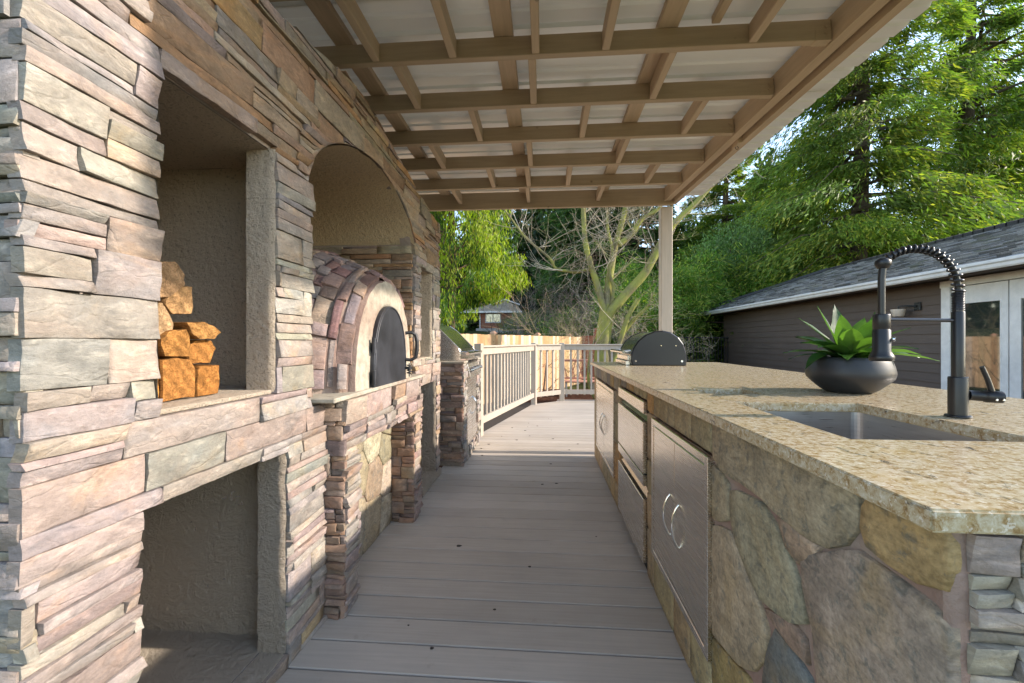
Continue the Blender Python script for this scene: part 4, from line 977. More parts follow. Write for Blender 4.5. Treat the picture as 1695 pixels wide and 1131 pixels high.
# ------------------------------------------------------------------ faucet, soap pump, plant
def faucet():
    g = thing('faucet', 'matte black spring faucet with pull down spray head beside the sink', 'faucet', (1.116, 1.229, .9465)); X, Y = 1.116, 1.229
    q = MB(); q.lathe([(.0, .9465), (.0275, .9465), (.0275, .950), (.025, .9525), (.0, .9525)], X, Y, 32); q.build('base_flange', M['black'], g)
    q = MB(); q.lathe([(.0205, .952), (.0205, 1.052), (.0195, 1.055), (.0, 1.055)], X, Y, 32); q.build('valve_body', M['black'], g)
    q = MB(); q.lathe([(.0136, 1.055), (.0136, 1.229), (.0125, 1.231), (.0, 1.231)], X, Y, 28); q.build('riser', M['black'], g)
    q = MB(); q.lathe([(.0115, 1.231), (.0115, 1.283), (.0, 1.283)], X, Y, 24)
    for k in range(11): z = 1.2335 + k * .0046; q.lathe([(.0115, z), (.0135, z + .0011), (.0135, z + .0022), (.0115, z + .0033)], X, Y, 24)
    q.build('ribbed_collar', M['steelblack'], g)
    # arch path in X-Z
    P = []; x0 = X; xe = .918; N = 40
    for i in range(N + 1):
        t = i / N
        a = math.pi * t * .78; rx = (x0 - xe) / 1.77; cx = x0 - rx
        P.append(Vector((cx + rx * math.cos(a), Y - .01 * t, 1.277 + .124 * math.sin(a) ** .85)))
    P = [Vector((X, Y, 1.275))] + P
    q = MB(); q.tube(P, .0068, 12); q.build('hose_arch', M['black'], g)
    # coil
    q = MB(); L = [0]
    for a, b in zip(P[:-1], P[1:]): L.append(L[-1] + (b - a).length)
    tot = L[-1]; C = []; turns = 20; n = turns * 12
    for i in range(n + 1):
        s = tot * i / n; k = 0
        while k < len(L) - 2 and L[k + 1] < s: k += 1
        f = (s - L[k]) / max(1e-6, L[k + 1] - L[k]); p = P[k].lerp(P[k + 1], f); d = (P[k + 1] - P[k]).normalized(); b = Vector((0, 1, 0)); a = d.cross(b).normalized()
        rr = .0122 - .0035 * (i / n); an = 2 * math.pi * i / 12; C.append(p + (a * math.cos(an) + b * math.sin(an)) * rr)
    q.tube(C, .0028, 6); q.build('spring_coil', M['steelblack'], g)
    e = P[-1]; q = MB(); q.lathe([(.0, e.z - .016), (.013, e.z - .013), (.018, e.z - .004), (.018, e.z + .006), (.012, e.z + .013), (.0, e.z + .015)], e.x, e.y, 20); q.build('coil_cap', M['black'], g)
    hx, hy = .914, 1.219
    q = MB(); q.tube([e, (e.x - .004, e.y, e.z - .04), (hx, hy, 1.27), (hx, hy, 1.222)], .0085, 12); q.build('hose_drop', M['black'], g)
    q = MB(); q.lathe([(.0, 1.224), (.021, 1.224), (.0225, 1.221), (.0225, 1.186), (.021, 1.184), (.021, 1.182), (.023, 1.180), (.0235, 1.125), (.030, 1.113), (.0325, 1.109), (.0325, 1.100), (.029, 1.097), (.0, 1.097)][::-1], hx, hy, 28); q.v = [(hx + (x - hx) * .86, hy + (y - hy) * .86, z) for x, y, z in q.v]; sp = q.build('spray_head', M['black'], g)
    q = MB(); q.tube([(hx + .018, hy - .015, 1.156), (hx + .021, hy - .018, 1.156)], .006, 10); q.build('spray_button', M['chrome'], sp)
    q = MB(); q.tube([(X - .015, Y, 1.207), (hx + .021, hy, 1.209)], .0052, 10); q.build('support_bar', M['steelblack'], g)
    q = MB(); q.tube([(X + .02, Y - .005, 1.006), (X + .055, Y - .012, 1.004), (X + .0555, Y - .012, 1.004), (X + .088, Y - .02, 1.003)], [.0135, .0135, .0160, .0160], 20); q.build('mixer_barrel', M['black'], g)
    q = MB(); q.tube([(X + .068, Y - .016, 1.018), (X + .058, Y - .016, 1.05), (X + .044, Y - .016, 1.083)], [.0068, .006, .0055], 10); q.build('lever', M['black'], g)
    for dx in (0, .017): 
        q = MB(); q.tube([(X + .060 + dx, Y - .036, .998), (X + .060 + dx, Y - .0385, .998)], .0028, 8); q.build('screw', M['chrome'], g)
    s = thing('soap_pump', 'black soap pump with long thin spout at the counter edge past the faucet', 'soap pump', (1.19, 1.00, .9465)); sx, sy = 1.215, .985
    q = MB(); q.lathe([(.0, .9465), (.022, .9465), (.022, .951), (.014, .955), (.012, .985), (.009, .987), (.009, 1.006), (.0, 1.008)], sx, sy, 20); q.build('pump_body', M['black'], s)
    q = MB(); q.tube([(sx, sy, 1.001), (sx - .06, sy + .012, 1.0035), (sx - .105, sy + .02, 1.003), (sx - .118, sy + .023, .997)], [.006, .005, .004, .004], 8); q.build('spout', M['black'], s)
t_ = NT('gunmetal'); t_.fin((0.05, 0.05, 0.055), .28, .7); M['steelblack'] = t_.m
faucet()
def plant():
    cx, cy = 1.228, 1.805
    p = thing('plant_pot', 'low round matte charcoal bowl on the granite countertop', 'pot', (cx, cy, .9465))
    q = MB(); q.lathe([(.0, .947), (.085, .947), (.097, .950), (.118, .962), (.150, .986), (.170, 1.004), (.1755, 1.016), (.176, 1.030), (.171, 1.050), (.163, 1.072), (.156, 1.087), (.151, 1.0885), (.146, 1.086), (.146, 1.068)], cx, cy, 64); q.v = [(cx + (x - cx) * .83, cy + (y - cy) * .83, z) for x, y, z in q.v]; q.build('bowl', M['pot'], p)
    q = MB(); q.lathe([(.123, 1.064), (.10, 1.067), (.05, 1.070), (0, 1.072)], cx, cy, 32); q.build('soil', M['soil'], p)
    r_ = thing('agave_plant', 'bright green broad leaved agave growing in the charcoal bowl', 'plant', (cx, cy, 1.066)); rg = random.Random(4)
    # azimuth (deg, 0=+X, 90=+Y), base elevation, length, width, droop
    Ls = [(-85, 62, .235, .062, .28), (95, 78, .25, .070, .1), (150, 60, .24, .058, .3), (35, 64, .23, .060, .3), (-35, 55, .22, .062, .5), (-120, 52, .23, .066, .5), (-60, 38, .22, .060, .7), (-150, 42, .22, .054, .8),
          (178, 26, .245, .044, .55), (172, 12, .21, .040, .5), (200, 18, .235, .046, .95), (0, 24, .265, .050, .62), (-14, 14, .285, .046, .45), (20, 34, .21, .046, .6), (60, 50, .22, .056, .5), (120, 46, .22, .056, .5), (90, 30, .2, .05, .6), (-100, 34, .17, .046, .6), (160, 44, .20, .044, .4), (-45, 74, .21, .056, .15), (225, 66, .22, .056, .2), (-75, 30, .17, .062, .7), (-125, 30, .18, .058, .8), (-30, 32, .21, .058, .7), (190, 44, .22, .056, .7), (10, 46, .23, .056, .6), (75, 62, .24, .06, .25), (-90, 48, .20, .066, .5), (140, 72, .25, .058, .15)]
    for az, el, L, W, dr in Ls:
        W *= 1.22; L *= .97; dr *= .85
        a = R(az); e = R(el); p0 = Vector((cx + .018 * math.cos(a), cy + .018 * math.sin(a), 1.072)); N = 12; hd = Vector((math.cos(a), math.sin(a), 0)); sd = Vector((-math.sin(a), math.cos(a), 0)); c = p0.copy(); vs = []
        tw = rg.uniform(-.35, .35)
        for i in range(N + 1):
            t = i / N; ee = e - dr * t * 1.5 * (1 if el < 70 else .5); w = W * .5 * (.42 + .58 * math.sin(min(1, t / .45) * math.pi / 2)) * (1 - max(0, (t - .45) / .55) ** 1.7)
            d = hd * math.cos(ee) + Vector((0, 0, 1)) * math.sin(ee); up = sd.cross(d) * -1
            s2 = sd * math.cos(tw * t) + up * math.sin(tw * t)
            cup = .30 * w * (1.1 - t)
            up2 = Vector((0, 0, 1)) if d.z < .7 else -hd
            nn = (up2 - d * up2.dot(d)).normalized()
            for k, f in enumerate((-1, -.5, 0, .5, 1)): vs.append(c + s2 * (w * f) + nn * (cup * f * f * 1.6 + .0015 * math.sin(t * 14 + f * 3)))
            c = c + d * (L / N)
            hr = math.hypot(c.x - cx, c.y - cy)
            if hr < .155 and c.z < 1.096 and t > .2: c.z = 1.096 if hr > .09 else max(c.z, 1.08)
        q = MB(); b = (rg.uniform(.10, .20)); g0 = (.045 + b * .25, .12 + b * .35, .030 + b * .08) if rg.random() > .3 else (.03, .085, .025)
        q.add(vs, [(i * 5 + k, i * 5 + k + 1, (i + 1) * 5 + k + 1, (i + 1) * 5 + k) for i in range(N) for k in range(4)], vary(g0, rg, .12), True); q.build('leaf', M['potleaf'], r_)
plant()
# ------------------------------------------------------------------ pergola
def pergola():
    root = thing('patio_cover', 'tan timber patio cover with rafters, blocking and pale translucent roof panels', 'patio cover', (.3, 2.9, 0))
    Z0, RH = 2.57, .098; ROW = [1.652, 2.094, 2.537, 2.98, 3.43, 3.885]; END = 4.335
    bx = lambda y: 1.352 - .066 * (y - 2.094)
    for y in [1.21] + ROW:
        q = MB(); q.box(-1.9, bx(y) - .004, y, y + .040, Z0, Z0 + RH, .003); r_ = q.build('rafter', M['beam_x'], root)
        q = MB(); xx = bx(y); q.box(xx - .075, xx - .0045, y - .0025, y - .0005, Z0 - .001, Z0 + .05); q.box(xx - .075, xx - .0045, y - .002, y + .042, Z0 - .003, Z0 - .0005)
        for zz in (.03, .06): q.tube([(xx - .03, y - .003, Z0 + zz), (xx - .03, y - .008, Z0 + zz)], .006, 8)
        q.build('hanger', M['beam_x'], r_)
    q = MB(); q.box(-1.9, 1.30, END, END + .045, Z0 - .05, Z0 + .118, .003); q.build('end_beam', M['beam_x'], root)
    bays = {0: (-.85, -.454, -.04, .302, .992), 1: (-.766, -.06, .637), 2: (-.449, .266, .957), 3: (-.82, -.106, .591), 4: (-.459, -.137, .218, .92), 5: (-.857, -.153, .546)}
    rows = ROW + [END]
    for k, xs in bays.items():
        ya = rows[k] + .0405; yb = rows[k + 1] - .0005
        for x in xs: q = MB(); q.box(x - .019, x + .019, ya, yb, Z0 + .002, Z0 + RH - .006, .003); q.build('blocking', M['beam_y'], root)
    for x in (-1.02, -.20, .60):
        q = MB(); q.box(x - .048, x + .048, .99, END + .1, Z0 + RH + .001, Z0 + RH + .038, .003); q.build('purlin', M['beam_y'], root)
    q = MB(); q.box(.80, .84, 1.70, 2.09, Z0 + RH + .001, Z0 + RH + .038, .003); q.build('purlin', M['beam_y'], root)
    # twin edge beam
    def skew(x_off0, x_off1, z0, z1, name, y0=.97, y1=END + .06):
        q = MB(); vs = []
        for y in (y0, y1):
            b = bx(y); vs += [(b + x_off0, y, z0), (b + x_off1, y, z0), (b + x_off1, y, z1), (b + x_off0, y, z1)]
        q.add(vs, [(0, 1, 2, 3), (7, 6, 5, 4), (0, 4, 5, 1), (1, 5, 6, 2), (2, 6, 7, 3), (3, 7, 4, 0)]); q.build(name, M['beam_y'], root)
    skew(0, .058, Z0 - .012, Z0 + RH + .02, 'edge_beam'); skew(.088, .135, Z0 - .03, Z0 + RH + .01, 'edge_beam')
    # a small block and hook between the twin beams
    y = 3.05; q = MB(); q.box(bx(y) + .0585, bx(y) + .0875, y, y + .10, Z0 - .04, Z0 + .02, .002); q.build('spacer_block', M['beam_y'], root)
    q = MB(); q.tube([(bx(y) + .073 + .010 * math.sin(a), y + .05, Z0 - .052 + .010 * math.cos(a)) for a in [i * .5 for i in range(12)]], .002, 5); q.build('hook', M['blackmatte'], root)
    # post
    q = MB(); q.box(1.188, 1.300, 4.385, 4.49, 0.001, Z0 - .052, .005); q.build('post', M['beam_z'], root)
    # roof panels with ribs running across
    ZP = Z0 + RH + .040; pw = .92; y0 = .95; k = 0
    def panel(ya, yb):
        q = MB(); rib = []; y = ya; 
        prof = [(ya, .020)]
        n = int(round((yb - ya) / .115)); st_ = (yb - ya) / n
        for i in range(n):
            a = ya + i * st_; big = (i % 2 == 0)
            if big: prof += [(a + .018, .020), (a + .030, 0), (a + st_ - .012, 0)] if i else [(a + .018, .020), (a + .030, 0), (a + st_ - .012, 0)]
            else: prof += [(a + .008, .009), (a + .022, .009), (a + .032, 0), (a + st_ - .004, 0)]
        prof += [(yb + .012, .010)]
        vs = []
        for yy, zz in prof:
            for x in (-2.0, 1.80 - .045 * (yy - 2)): vs.append((x, yy, ZP + zz + (.0016 if k % 2 else 0)))
        m = len(prof); fs = [(2 * i, 2 * i + 1, 2 * i + 3, 2 * i + 2) for i in range(m - 1)]
        b = len(vs); vs += [(x, y_, z + .0012) for x, y_, z in vs]; fs += [(b + 2 * i, b + 2 * i + 2, b + 2 * i + 3, b + 2 * i + 1) for i in range(m - 1)] + [(2 * i + 1, b + 2 * i + 1, b + 2 * i + 3, 2 * i + 3) for i in range(m - 1)]
        q.add(vs, fs); q.build('roof_panel', M['panel'], root)
    y = ROOF_Y0
    while y < 4.62:
        panel(y, min(y + pw, 4.66)); y += pw - .03; k += 1
    q = MB(); q.box(-1.96, -1.92, ROOF_Y0, 4.6, Z0 - .02, ZP - .002); q.build('dark_backing_upper', M['brownboard'], root)  # added dark strip, upper part of the backing behind the wall
    q = MB(); q.box(-1.915, -1.88, .3, 4.6, 1.9, Z0 - .03); q.build('dark_backing', M['brownboard'], root)  # added dark backing so the gap above the wall reads black
ROOF_Y0 = 0.96
pergola()
# ------------------------------------------------------------------ railing
def railing(name, label, A, B, n, posts):
    A = Vector((*A, 0)); B = Vector((*B, 0)); d = (B - A); L = d.length; d.normalize(); ang = math.atan2(d.y, d.x); root = thing(name, label, 'railing', tuple(A))
    Mt = Matrix.Translation(A) @ Matrix.Rotation(ang, 4, 'Z'); s = .047
    q = MB(); q.box(s, L - s, -.019, .019, .985, 1.075, .003, M=Mt); q.box(s, L - s, -.045, .045, 1.0755, 1.10, .004, M=Mt); q.build('top_rail', M['rail'], root)
    q = MB(); q.box(s, L - s, -.019, .019, .13, .215, .003, M=Mt); q.build('bottom_rail', M['rail'], root)
    sp = (L - 2 * s) / (n + 1)
    for i in range(n):
        x = s + sp * (i + 1); q = MB(); q.box(x - .018, x + .018, .0195, .0535, .11, 1.05, .003, M=Mt); q.build('baluster', M['rail'], root)
    for x in posts:
        q = MB(); q.box(x * L - .045, x * L + .045, -.045, .045, -.05, 1.125, .004, M=Mt); q.build('post', M['rail'], root)
railing('deck_railing', 'beige timber railing running from the steel grill along the deck edge', RAILP[0], RAILP[1], 17, (0, 1))
railing('deck_railing', 'short angled beige railing section across the deck corner', RAILP[1], RAILP[2], 3, ())
railing('deck_railing', 'beige railing across the end of the deck behind the barrel grill', RAILP[2], RAILP[3], 13, (0, 1))
# ------------------------------------------------------------------ fence
def fence():
    A = Vector((-3.4, 5.2, 0)); B = Vector((1.30, 15.0, 0)); d = (B - A); L = d.length; d.normalize(); root = thing('cedar_fence', 'new cedar board fence with square post caps behind the railing', 'fence', (-3.4, 5.2, -.3))
    Mt = Matrix.Translation(A) @ Matrix.Rotation(math.atan2(d.y, d.x), 4, 'Z'); rg = random.Random(8); x = 0
    cols = [(.60, .42, .26), (.66, .50, .34), (.52, .32, .17), (.70, .56, .40), (.56, .36, .20), (.48, .28, .14)]
    while x < L:
        w = rg.uniform(.135, .145); q = MB(); c = vary(rg.choice(cols), rg, .08); q.box(x, x + w, -.02 - rg.uniform(0, .003), 0, -.34, 1.31 + rg.uniform(-.006, .006), .002, tint=c, M=Mt); q.build('board', M['cedar'], root); x += w + .003
    q = MB(); 
    for z in (-.1, .5, 1.12): q.box(0, L, .001, .04, z, z + .085, tint=(.55, .4, .26), M=Mt)
    q.build('rail', M['cedar'], root)
    x = .6
    while x < L + .1:
        q = MB(); q.box(x - .05, x + .05, .041, .14, -.34, 1.33, .003, tint=(.55, .38, .24), M=Mt); p = q.build('post', M['cedar'], root)
        q = MB(); q.box(x - .07, x + .07, .022, .16, 1.3301, 1.37, .008, tint=(.62, .36, .24), M=Mt); q.box(x - .045, x + .045, .045, .135, 1.3701, 1.40, .008, tint=(.62, .36, .24), M=Mt); q.build('post_cap', M['cedar'], p); x += 2.35
fence()
def misc_garden():
    root = thing('brick_pillar', 'dark red brick wall stub at the end of the cedar fence', 'wall', (1.75, 15.3, -.3))
    q = MB(); q.box(1.36, 1.98, 15.2, 15.5, -.4, 1.36, .01); q.build('brick_face', M['brick'], root); q = MB(); q.box(1.80, 2.0, 15.15, 15.55, 1.361, 1.62, .01); q.build('pier', M['brick'], root)
    b = thing('garden_bench', 'small terracotta lattice backed garden seat beyond the railing', 'bench', (1.0, 11.2, -.3))
    for i in range(7):
        x = .62 + i * .1; q = MB(); q.tube([(x, 11.25, .2), (x + (.12 if i % 2 else -.12), 11.25, .62)], .014, 6); q.build('lattice_slat', M['bench'], b)
    q = MB(); q.box(.55, 1.35, 11.22, 11.27, .62, .68, .01); q.build('back_rail', M['bench'], b); q = MB(); q.box(.55, 1.35, 11.22, 11.27, .16, .21, .01); q.build('back_rail', M['bench'], b)
    q = MB(); q.box(.55, 1.35, 10.85, 11.25, .10, .14, .01); q.build('seat', M['bench'], b)
    for x in (.58, 1.32):
        for y in (10.88, 11.23): q = MB(); q.box(x - .02, x + .02, y - .02, y + .02, -.32, .10, .004); q.build('leg', M['pale'], b)
misc_garden()
# ------------------------------------------------------------------ dark sided house at the right
def house():
    root = thing('garage_building', 'low dark brown lap sided house with shingle roof and white gutter', 'house', (8.5, 12, 0)); rg = random.Random(14)
    XH, YN, YF = 7.42, 4.2, 18.1; pitch = .185
    q = MB(); q.box(XH + .03, 13.0, YN, YF, -.35, 2.28); q.box(XH + .005, XH + .029, 8.45, YF, -.35, .0); q.build('wall', M['siding'], root)
    z = 0.0; i = 0
    while z < 2.26:
        for a, b in ((YN, 6.18), (8.48, YF)):
            y = a
            while y < b - .01:
                w = min(rg.uniform(2.6, 4.2), b - y)
                if b - y - w < .8: w = b - y
                qq = MB(); zt = min(z + pitch + .012, 2.275); zl = z
                vs = [(XH + .029, y, zl), (XH - .010, y, zl), (XH + .010, y, zt), (XH + .029, y, zt), (XH + .029, y + w - .002, zl), (XH - .010, y + w - .002, zl), (XH + .010, y + w - .002, zt), (XH + .029, y + w - .002, zt)]
                qq.add(vs, [(0, 1, 2, 3)[::-1], (4, 5, 6, 7), (1, 5, 6, 2)[::-1], (2, 6, 7, 3)[::-1], (3, 7, 4, 0)[::-1], (0, 4, 5, 1)[::-1]]); qq.build('siding_board', M['siding'], root); y += w
        z += pitch
    q = MB(); q.box(6.93, XH + .03, YN, YF + 1.9, 2.281, 2.30); q.build('soffit', M['soffit'], root)
    q = MB(); q.box(6.905, 6.929, YN, 20.25, 2.24, 2.40); q.build('fascia', M['soffit'], root)
    # gutter profile
    P = [(6.904, 2.40), (6.904, 2.265), (6.84, 2.262), (6.822, 2.285), (6.815, 2.33), (6.790, 2.352), (6.790, 2.392), (6.796, 2.398), (6.796, 2.36), (6.826, 2.34), (6.832, 2.29), (6.845, 2.272), (6.892, 2.272), (6.892, 2.40)]
    vs = [(x, YN, z) for x, z in P] + [(x, 20.3, z) for x, z in P]; n = len(P); q = MB(); q.add(vs, [(k, (k + 1) % n, n + (k + 1) % n, n + k) for k in range(n)]); q.add([(x, 20.3, z) for x, z in P[:8]], [tuple(range(8))]); q.build('gutter', M['white'], root)
    q = MB(); q.tube([(6.87, 19.9, 2.26), (6.87, 19.9, 2.14), (6.93, 19.7, 2.05)], .045, 10); q.build('downspout_elbow', M['white'], root)
    q = MB(); q.tube([(6.95, 19.65, 2.03), (7.45, 18.2, 1.95)], .04, 8); q.tube([(7.5, 18.15, 1.95), (7.5, 18.15, -.3)], .04, 8); q.build('downspout', M['soffit'], root)
    # hip roof body
    s = .40; XE, XR = 6.90, 10.6; zr = 2.40 + s * (XR - XE) - .1; ze = 2.395
    zr = ze + s * (XR - XE) - .09; YE = 20.35; YR = YE - (XR - XE)
    q = MB(); XE2 = XE; far = 2 * XR - XE
    vs = [(XE2, YN - .3, ze), (XR, YN - .3, zr), (XR, YR, zr), (XE2, YE, ze), (far, YN - .3, ze), (far, YE, ze)]
    q.add(vs, [(0, 1, 2, 3)[::-1], (3, 2, 5), (1, 4, 5, 2)[::-1], (0, 4, 1)]); q.build('roof', M['shingle'], root)
    # shingles
    sl = math.hypot(XR - XE, zr - ze); ux, uz = (XR - XE) / sl, (zr - ze) / sl; nx, nz = -uz, ux; rowp = .19; items = []
    rows = int(sl / rowp) + 1
    for r_ in range(rows):
        s0 = r_ * rowp - .03; y = 5.4 + (r_ % 2) * .14 + rg.uniform(-.05, .05)
        while y < YE - .05:
            w = rg.uniform(.16, .34); s1 = min(s0 + rowp + .03, sl); xm = XE + ux * (s0 + .1)
            if y + w > YE - (xm - XE): break
            th = rg.choice((.014, .024, .036)); k = rg.choice((.10, .15, .20, .26)); t = (k * 1.02, k * 1.0, k * .97)
            def pt(ss, yy, h): return (XE + ux * ss + nx * h, yy, ze + uz * ss + nz * h)
            vs = [pt(s0, y, .004), pt(s0, y + w, .004), pt(s0, y, .012 + th), pt(s0, y + w, .012 + th), pt(s1, y, .006), pt(s1, y + w, .006)]
            fs = [(0, 2, 3, 1), (2, 4, 5, 3), (0, 4, 2), (1, 3, 5)]
            items.append((score(((vs[0][0]), y, 2.5), w * rowp), vs, fs, t)); y += w + .006
    items.sort(key=lambda a: -a[0]); rest = MB()
    for i, (_, vs, fs, t) in enumerate(items):
        if i < 285: q = MB(); q.add(vs, fs, t); q.build('shingle', M['shingle'], root)
        else: rest.add(vs, fs, t)
    rest.build('small_shingles', M['shingle'], root, 'stuff')
    q = MB(); Pa = Vector((XE, YE, ze + .02)); Pb = Vector((XR, YR, zr + .02)); N = 26
    for i in range(N):
        a = Pa.lerp(Pb, i / N); b = Pa.lerp(Pb, (i + 1) / N) + Vector((0, 0, .012)); q.tube([a, b], [.10, .10], 5, tint=(.05, .05, .05), smooth=False)
    y = YN
    while y < YR: q.tube([(XR, y, zr + .01), (XR, y + .28, zr + .022)], .10, 5, tint=(.05, .048, .046), smooth=False); y += .25
    q.build('ridge_caps', M['shingle'], root, 'stuff')
    # french doors, white casing
    X = XH - .03
    q = MB(); q.box(X, XH + .029, 8.30, 8.47, 0, 2.14, .004); q.box(X, XH + .029, 6.20, 6.37, 0, 2.14, .004); q.box(X - .004, XH + .029, 6.18, 8.49, 2.1405, 2.262, .004); q.build('door_casing', M['white'], root)
    for a, b in ((6.385, 7.325), (7.345, 8.285)):
        c0 = MB(); x0, x1 = X + .02, X + .055; rr = .13 if a > 7 else .13; lo, hi, zb, zt = a + .175, b - .20, .20, 1.82
        lo, hi = (a + .15, b - .17)
        if a > 7: lo, hi = 7.46, 8.06 - .0
        c0.box(x0, x1, a, lo, .02, 2.13, .003); c0.box(x0, x1, hi, b, .02, 2.13, .003); c0.box(x0, x1, lo, hi, .02, zb, .003); c0.box(x0, x1, lo, hi, zt, 2.13, .003); d = c0.build('door', M['white'], root)
        q = MB(); q.box(x0 + .015, x0 + .02, lo, hi, zb, zt); q.build('glass', M['glass'], d)
        q = MB(); e = .018; q.box(x0 - .006, x0 + .012, lo - e, lo, zb - e, zt + e, .002); q.box(x0 - .006, x0 + .012, hi, hi + e, zb - e, zt + e, .002); q.box(x0 - .006, x0 + .012, lo, hi, zt, zt + e, .002); q.box(x0 - .006, x0 + .012, lo, hi, zb - e, zb, .002); q.build('glazing_bead', M['white'], d)
    # sconce
    g = thing('wall_sconce', 'black wall lamp with tapered cream glass shade on the dark siding', 'lamp', (7.25, 9.15, 1.66))
    q = MB(); q.lathe([(.085, 1.66), (.088, 1.662), (.125, 1.80), (.125, 1.806), (.0, 1.806)], 7.22, 9.2, 20, smooth=True); q.add([(7.22 + .085 * math.cos(k * .314), 9.2 + .085 * math.sin(k * .314), 1.66) for k in range(20)][::-1], [tuple(range(20))]); q.build('lamp_shade', M['shade'], g)
    q = MB(); q.tube([(7.22, 9.2, 1.806), (7.22, 9.2, 1.86), (7.28, 9.1, 1.87), (7.38, 8.98, 1.85)], .018, 8); q.box(7.385, 7.412, 8.90, 9.04, 1.77, 1.93, .006); q.build('bracket', M['black'], g)
    f = thing('iron_fence', 'dark metal garden fence in front of the bamboo beside the house', 'fence', (6.3, 17.6, -.3))
    for i in range(24): q = MB(); x = 4.6 + i * .12; q.box(x, x + .02, 17.60, 17.62, -.33, 1.35); q.build('bar', M['blackmatte'], f)
    q = MB(); q.box(4.55, 7.45, 17.625, 17.65, 1.28, 1.33); q.box(4.55, 7.45, 17.625, 17.65, -.1, -.05); q.build('rail', M['blackmatte'], f)
house()
# ------------------------------------------------------------------ neighbour houses
def neighbours():
    root = thing('brick_house', 'distant red brick house with white trimmed window behind the fence', 'house', (-4.4, 42, 2.3))
    X0, X1, Y0 = -6.1, -2.9, 40.0
    q = MB(); q.box(X0, X1, Y0, 46, 2.4, 3.83); q.build('wall', M['brick'], root)
    q = MB(); q.box(X0 - .3, X1 + .8, Y0 - .3, 46, 1.2, 2.39); q.build('foundation', M['pale'], root)
    q = MB(); q.prism([(X0 - 1.4, 3.95), (-2.2, 3.90), (-2.4, 4.45), (-3.6, 4.95), (-5.2, 4.55), (X0 - 1.2, 4.1)], Y0 - .9, 46.5, 'y'); q.build('roof', M['oldroof'], root)
    q = MB(); q.box(X0 - 1.6, -2.0, Y0 - 1.05, Y0 - .9, 3.82, 3.98); 
    for A, B in (((-5.0, 4.55), (-3.6, 5.05)), ((-3.6, 5.05), (-2.2, 4.55))): q.tube([(A[0], Y0 - 1.0, A[1]), (B[0], Y0 - 1.0, B[1])], .07, 6)
    q.build('fascia', M['white'], root)
    q = MB(); q.box(-5.55, -4.05, Y0 - .06, Y0 - .005, 2.92, 3.02); q.box(-5.55, -4.05, Y0 - .06, Y0 - .005, 3.74, 3.83); q.box(-5.55, -5.45, Y0 - .06, Y0 - .005, 3.02, 3.74); q.box(-4.15, -4.05, Y0 - .06, Y0 - .005, 3.02, 3.74); q.box(-4.86, -4.78, Y0 - .06, Y0 - .005, 3.02, 3.74); w = q.build('window', M['white'], root)
    q = MB(); q.box(-5.45, -4.15, Y0 - .03, Y0 - .006, 3.02, 3.74); q.build('pane', M['glass'], w)
    q = MB(); q.box(X0 - .02, X0 + .1, Y0 - .05, Y0 - .006, 2.4, 3.8); q.box(X1 - .1, X1 + .02, Y0 - .05, Y0 - .006, 2.4, 3.8); q.build('corner_trim', M['white'], root)
    root = thing('garage', 'distant low building with pale weathered roof above the steel grill', 'house', (-8.5, 34, 1.8))
    q = MB(); q.prism([(-11, 2.45), (-6.9, 2.45), (-7.6, 3.5), (-11, 3.75)], 33.2, 38, 'y'); q.build('roof', M['oldroof'], root)
    q = MB(); q.box(-11, -7.4, 33.6, 38, 1.2, 2.445); q.build('wall', M['brownboard'], root)
    q = MB(); q.box(-11, -6.85, 33.1, 33.2, 2.36, 2.52); q.build('fascia', M['white'], root)
neighbours()
# ------------------------------------------------------------------ vegetation
NR = np.random.RandomState(5)
def nrmz(a): return a / np.maximum(1e-6, np.linalg.norm(a, axis=1, keepdims=True))
def cards(P, D, L, W, T):
    """leaf blades: base, two shoulders, tip"""
    n = len(P); side = nrmz(np.cross(D, nrmz(NR.normal(size=(n, 3)))))
    L = np.broadcast_to(L, (n,))[:, None]; W = np.broadcast_to(W, (n,))[:, None]
    V = np.stack([P, P + D * L * .45 + side * W * .5, P + D * L, P + D * L * .45 - side * W * .5], 1).reshape(-1, 3)
    F = np.arange(n * 4).reshape(n, 4); return V, F, np.repeat(T, 4, 0)
def tints(n, base, var=.25, alt=None, share=.3):
    b = np.array(base)[None] * (1 + NR.uniform(-var, var, (n, 1)))
    if alt is not None:
        m = NR.rand(n) < share; b[m] = np.array(alt)[None] * (1 + NR.uniform(-var, var, (m.sum(), 1)))
    return b * (1 + NR.uniform(-.06, .06, (n, 3)))
def wood_tree(segs, name='trunk', n=8, tint=(.16, .12, .09)):
    q = MB()
    for P, r_ in segs: q.tube(P, r_, n, tint=tint)
    return q
